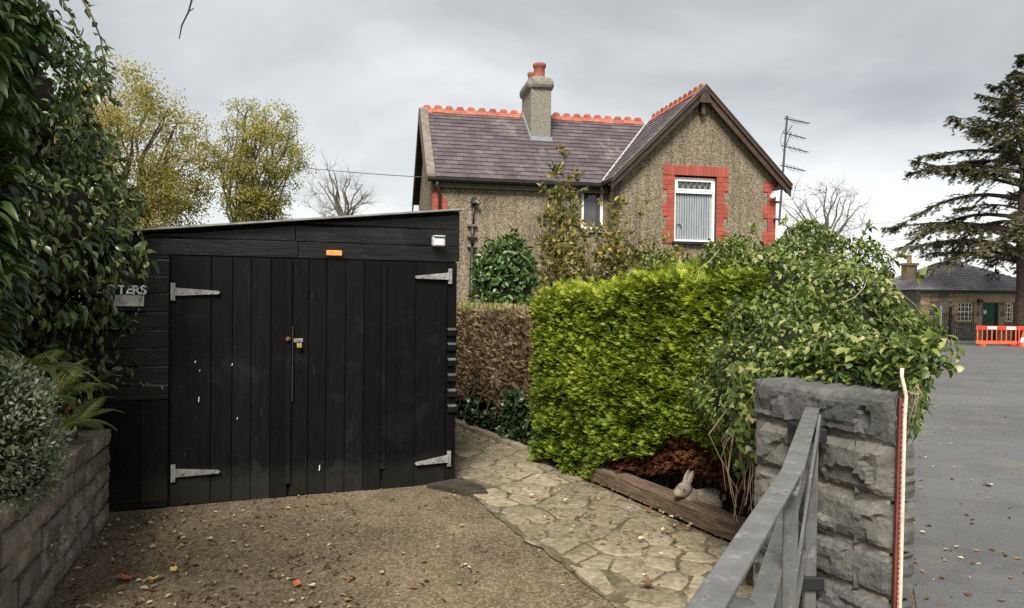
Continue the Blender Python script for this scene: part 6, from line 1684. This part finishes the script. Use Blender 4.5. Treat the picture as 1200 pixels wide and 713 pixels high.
while z < topz - .3:
    nb_ = rs.choice([2, 3, 3, 4])
    a0 = rs.random() * 6.28
    for k in range(nb_):
        a = a0 + 6.28 * k / nb_ + rs.uniform(-.4, .4); ln_ = reach(z) * rs.choice([.55, .8, .95, 1.05, 1.0]); d = Vector((math.cos(a), math.sin(a), 0)); side = Vector((-d.y, d.x, 0))
        st = Vector((0, 0, z + rs.uniform(-.15, .15))); pts = []; droop = rs.uniform(.02, .36) if z < 8 else rs.uniform(-.22, .16)
        for i in range(9):
            t = i / 8; pts.append(st + d * ln_ * t + side * ln_ * .10 * noise.noise((t * 2, z, k)) + Vector((0, 0, ln_ * (.16 * math.sin(t * 2.2) - droop * t * t * 1.3 + .08 * t ** 4))))
        br.tube(pts, [max(.008, .022 * ln_ * (1 - .88 * i / 8)) for i in range(9)], 5)
        nt_ = int(10 + ln_ * 10)
        for j in range(nt_):
            t = .22 + .78 * rs.random() ** .8; i0 = min(7, int(t * 8)); c = pts[i0].lerp(pts[i0 + 1], t * 8 - i0)
            sd = rs.choice([-1, 1]); l2 = rs.uniform(.35, 1.0) * (1.15 - t * .75) * min(1.5, .5 + ln_ * .22); dd_ = (d * rs.uniform(.3, .9) + side * sd * rs.uniform(.4, 1) + Vector((0, 0, rs.uniform(-.75, .15)))).normalized()
            e_ = c + dd_ * l2 + Vector((0, 0, -.10 * l2)); m2 = c.lerp(e_, .5) + Vector((0, 0, .05 * l2)); br.tube([c, m2, e_], [.010, .007, .004], 3)
            for q in range(int(6 + l2 * 10)):
                f = rs.random(); pp = c.lerp(m2, f * 2) if f < .5 else m2.lerp(e_, f * 2 - 1); CP.append(tuple(pp)); v = dd_ + Vector((rs.uniform(-.9, .9), rs.uniform(-.9, .9), rs.uniform(-.5, .35))); CD.append(tuple(v)); CN.append((rs.uniform(-.4, .4), rs.uniform(-.4, .4), 1))
    z += rs.choice([.2, .28, .36, .48])
n = len(CP); leaves('crown', np.array(CP), np.array(CD), np.array(CN), rng.uniform(.14, .28, n), rng.uniform(.13, .25, n), SPRAY, L['conifer'], con)
br.build('branches', M['conebark'], con, 'stuff')
bpy.data.objects.remove(bt)
# low greenery behind the garage roof line
for k, (px, py, Y, rx, rz_2, mt2, lab) in enumerate(((160, 285, 19, 1.3, .9, 'autumn', 'low yellowing bush behind the left part of the garage roof'),)):
    p = at(px, py, Y); e_ = empty('garden_bush', (p.x, p.y, zg(Y)), 0, lab, 'bush'); ells = [((0, 0, p.z - zg(Y) - .3), (rx, .9, rz_2)), ((0, 0, 1.3), (rx, 1, 1.4))]
    P, Nn = ellip_shell(ells, 5000, .35, .1); n = len(P); leaves('foliage', P, rdir(n) + Nn * .4, rdir(n) + np.array((0, 0, .5)), rng.uniform(.05, .09, n), rng.uniform(.03, .05, n), BLADE, L[mt2], e_); ellip_core(ells, .6, M['twig'], e_)

# ------------------------------------------------------------------ fallen leaves
CURL = (np.array([(0, 0, 0), (.42, .22, .16), (.5, .55, .22), (.2, .82, .12), (0, 1.05, .2), (-.22, .8, .1), (-.48, .5, .2), (-.4, .2, .18), (0, .5, .0)]), [(0, 1, 8), (1, 2, 8), (2, 3, 8), (3, 4, 8), (4, 5, 8), (5, 6, 8), (6, 7, 8), (7, 0, 8)])
STAR = (np.array([(0, -.1, 0), (.12, .12, .05), (.62, .05, .16), (.3, .38, .06), (.55, .78, .18), (.14, .66, .05), (0, 1.1, .2), (-.14, .66, .05), (-.55, .78, .16), (-.3, .38, .06), (-.62, .05, .18), (-.12, .12, .05), (0, .42, 0)]), [(i, (i + 1) % 12, 12) for i in range(12)])
Pl = []
def ok(x, y): return y > 2.0
rs = random.Random(9)
while len(Pl) < 620:
    px, py = rs.uniform(40, 560), rs.uniform(578, 720)
    if rs.random() > (1.0 if px < 240 else .42 if px < 420 else .16): continue
    p = ground(px, py); rel = Vector((p.x, p.y)) - WE; 
    if rel.dot(WN) > -.05: continue
    relS = Vector((p.x, p.y)) - SA
    if relS.dot(Vector((-SU.y, SU.x))) > -.06: continue
    Pl.append((p.x, p.y, .012))
for _ in range(190):      # among the paving joints and along the beam
    t = rs.random(); p = T0.lerp(T1, t) + Vector((-rs.random() ** 2 * .9, -rs.random() ** 2 * .35, 0)); Pl.append((p.x, p.y, .052))
for _ in range(260):      # in the bed behind the beam
    t = rs.random(); p = T0.lerp(T1, t) + Vector((.10 + rs.random() * .42, .07 + rs.random() * .25, 0)); Pl.append((p.x, p.y, .040))
for _ in range(60):
    p = ground(rs.uniform(540, 800), rs.uniform(560, 700)); Pl.append((p.x, p.y, .052))
for _ in range(110):
    p = ground(1068 + 132 * rs.random() ** 1.8, rs.uniform(430, 712)); Pl.append((p.x, p.y, zg(p.y) + .018))
P = np.array(Pl); n = len(P); D = rng.normal(0, 1, (n, 3)); D[:, 2] *= .15
szl = rng.uniform(.016, .050, n)
leaves('leaf_litter', P, D, rng.normal(0, .35, (n, 3)) + np.array((0, 0, 1)), szl, szl * rng.uniform(.35, .6, n), CURL, L['litter'], None, 'stuff', np.clip(rng.beta(1.3, 1.7, n), 0, 1))
tag(bpy.data.objects['leaf_litter'], 'small dry leaves scattered over the drive, the paving and the bed')
FL = dict(o=flatleaf('orange_leaf', (.42, .085, .025), (.60, .16, .045)), y=flatleaf('yellow_leaf', (.52, .36, .06), (.70, .52, .12)), r=flatleaf('reddish_leaf', (.26, .08, .05), (.38, .13, .08)), p=flatleaf('pale_leaf', (.55, .47, .30), (.72, .64, .46)), b=flatleaf('brown_leaf', (.10, .055, .03), (.2, .11, .06)))
for px, py, c, s_, tm, lab in ((150, 679, 'o', .085, STAR, 'bright orange fallen leaf lying near the foot of the stone wall'), (173, 684, 'y', .075, STAR, 'yellow lobed fallen leaf right beside the bright orange one'), (206, 665, 'o', .055, STAR, 'small orange fallen leaf touching a yellow one on the drive'), (206, 673, 'y', .05, CURL, 'small yellow fallen leaf under the edge of an orange one'), (346, 691, 'o', .06, CURL, 'oval orange fallen leaf in the middle of the drive beside a pale one'), (363, 689, 'p', .06, CURL, 'pale cream curled fallen leaf beside an oval orange one'), (222, 592, 'o', .055, CURL, 'orange fallen leaf at the foot of the black garage doors'), (243, 634, 'p', .06, CURL, 'pale twisted fallen leaf on the drive before the garage doors'), (210, 640, 'b', .07, CURL, 'brown fallen leaf on the drive between the wall and the garage doors'), (759, 604, 'r', .06, STAR, 'reddish fallen leaf on the paving close to the timber beam'), (708, 643, 'r', .05, CURL, 'pinkish brown fallen leaf on the flagstones in front of the beam'), (753, 693, 'b', .09, STAR, 'dark purple-brown lobed leaf on a flagstone near the iron gate'), (1155, 570, 'p', .10, CURL, 'pale fallen leaf on the asphalt road')):
    p = ground(px, py); P = np.array([(0, 0, .0)]); a = random.random() * 6.28
    o = leaves('fallen_leaf', P, np.array([(math.cos(a), math.sin(a), .05)]), np.array([(random.uniform(-.25, .25), random.uniform(-.25, .25), 1.)]), s_, s_ * .85, tm, FL[c])
    o.location = (p.x, p.y, .058 if 560 < px < 900 else .020); tag(o, lab, 'leaf', 'fallen leaves')
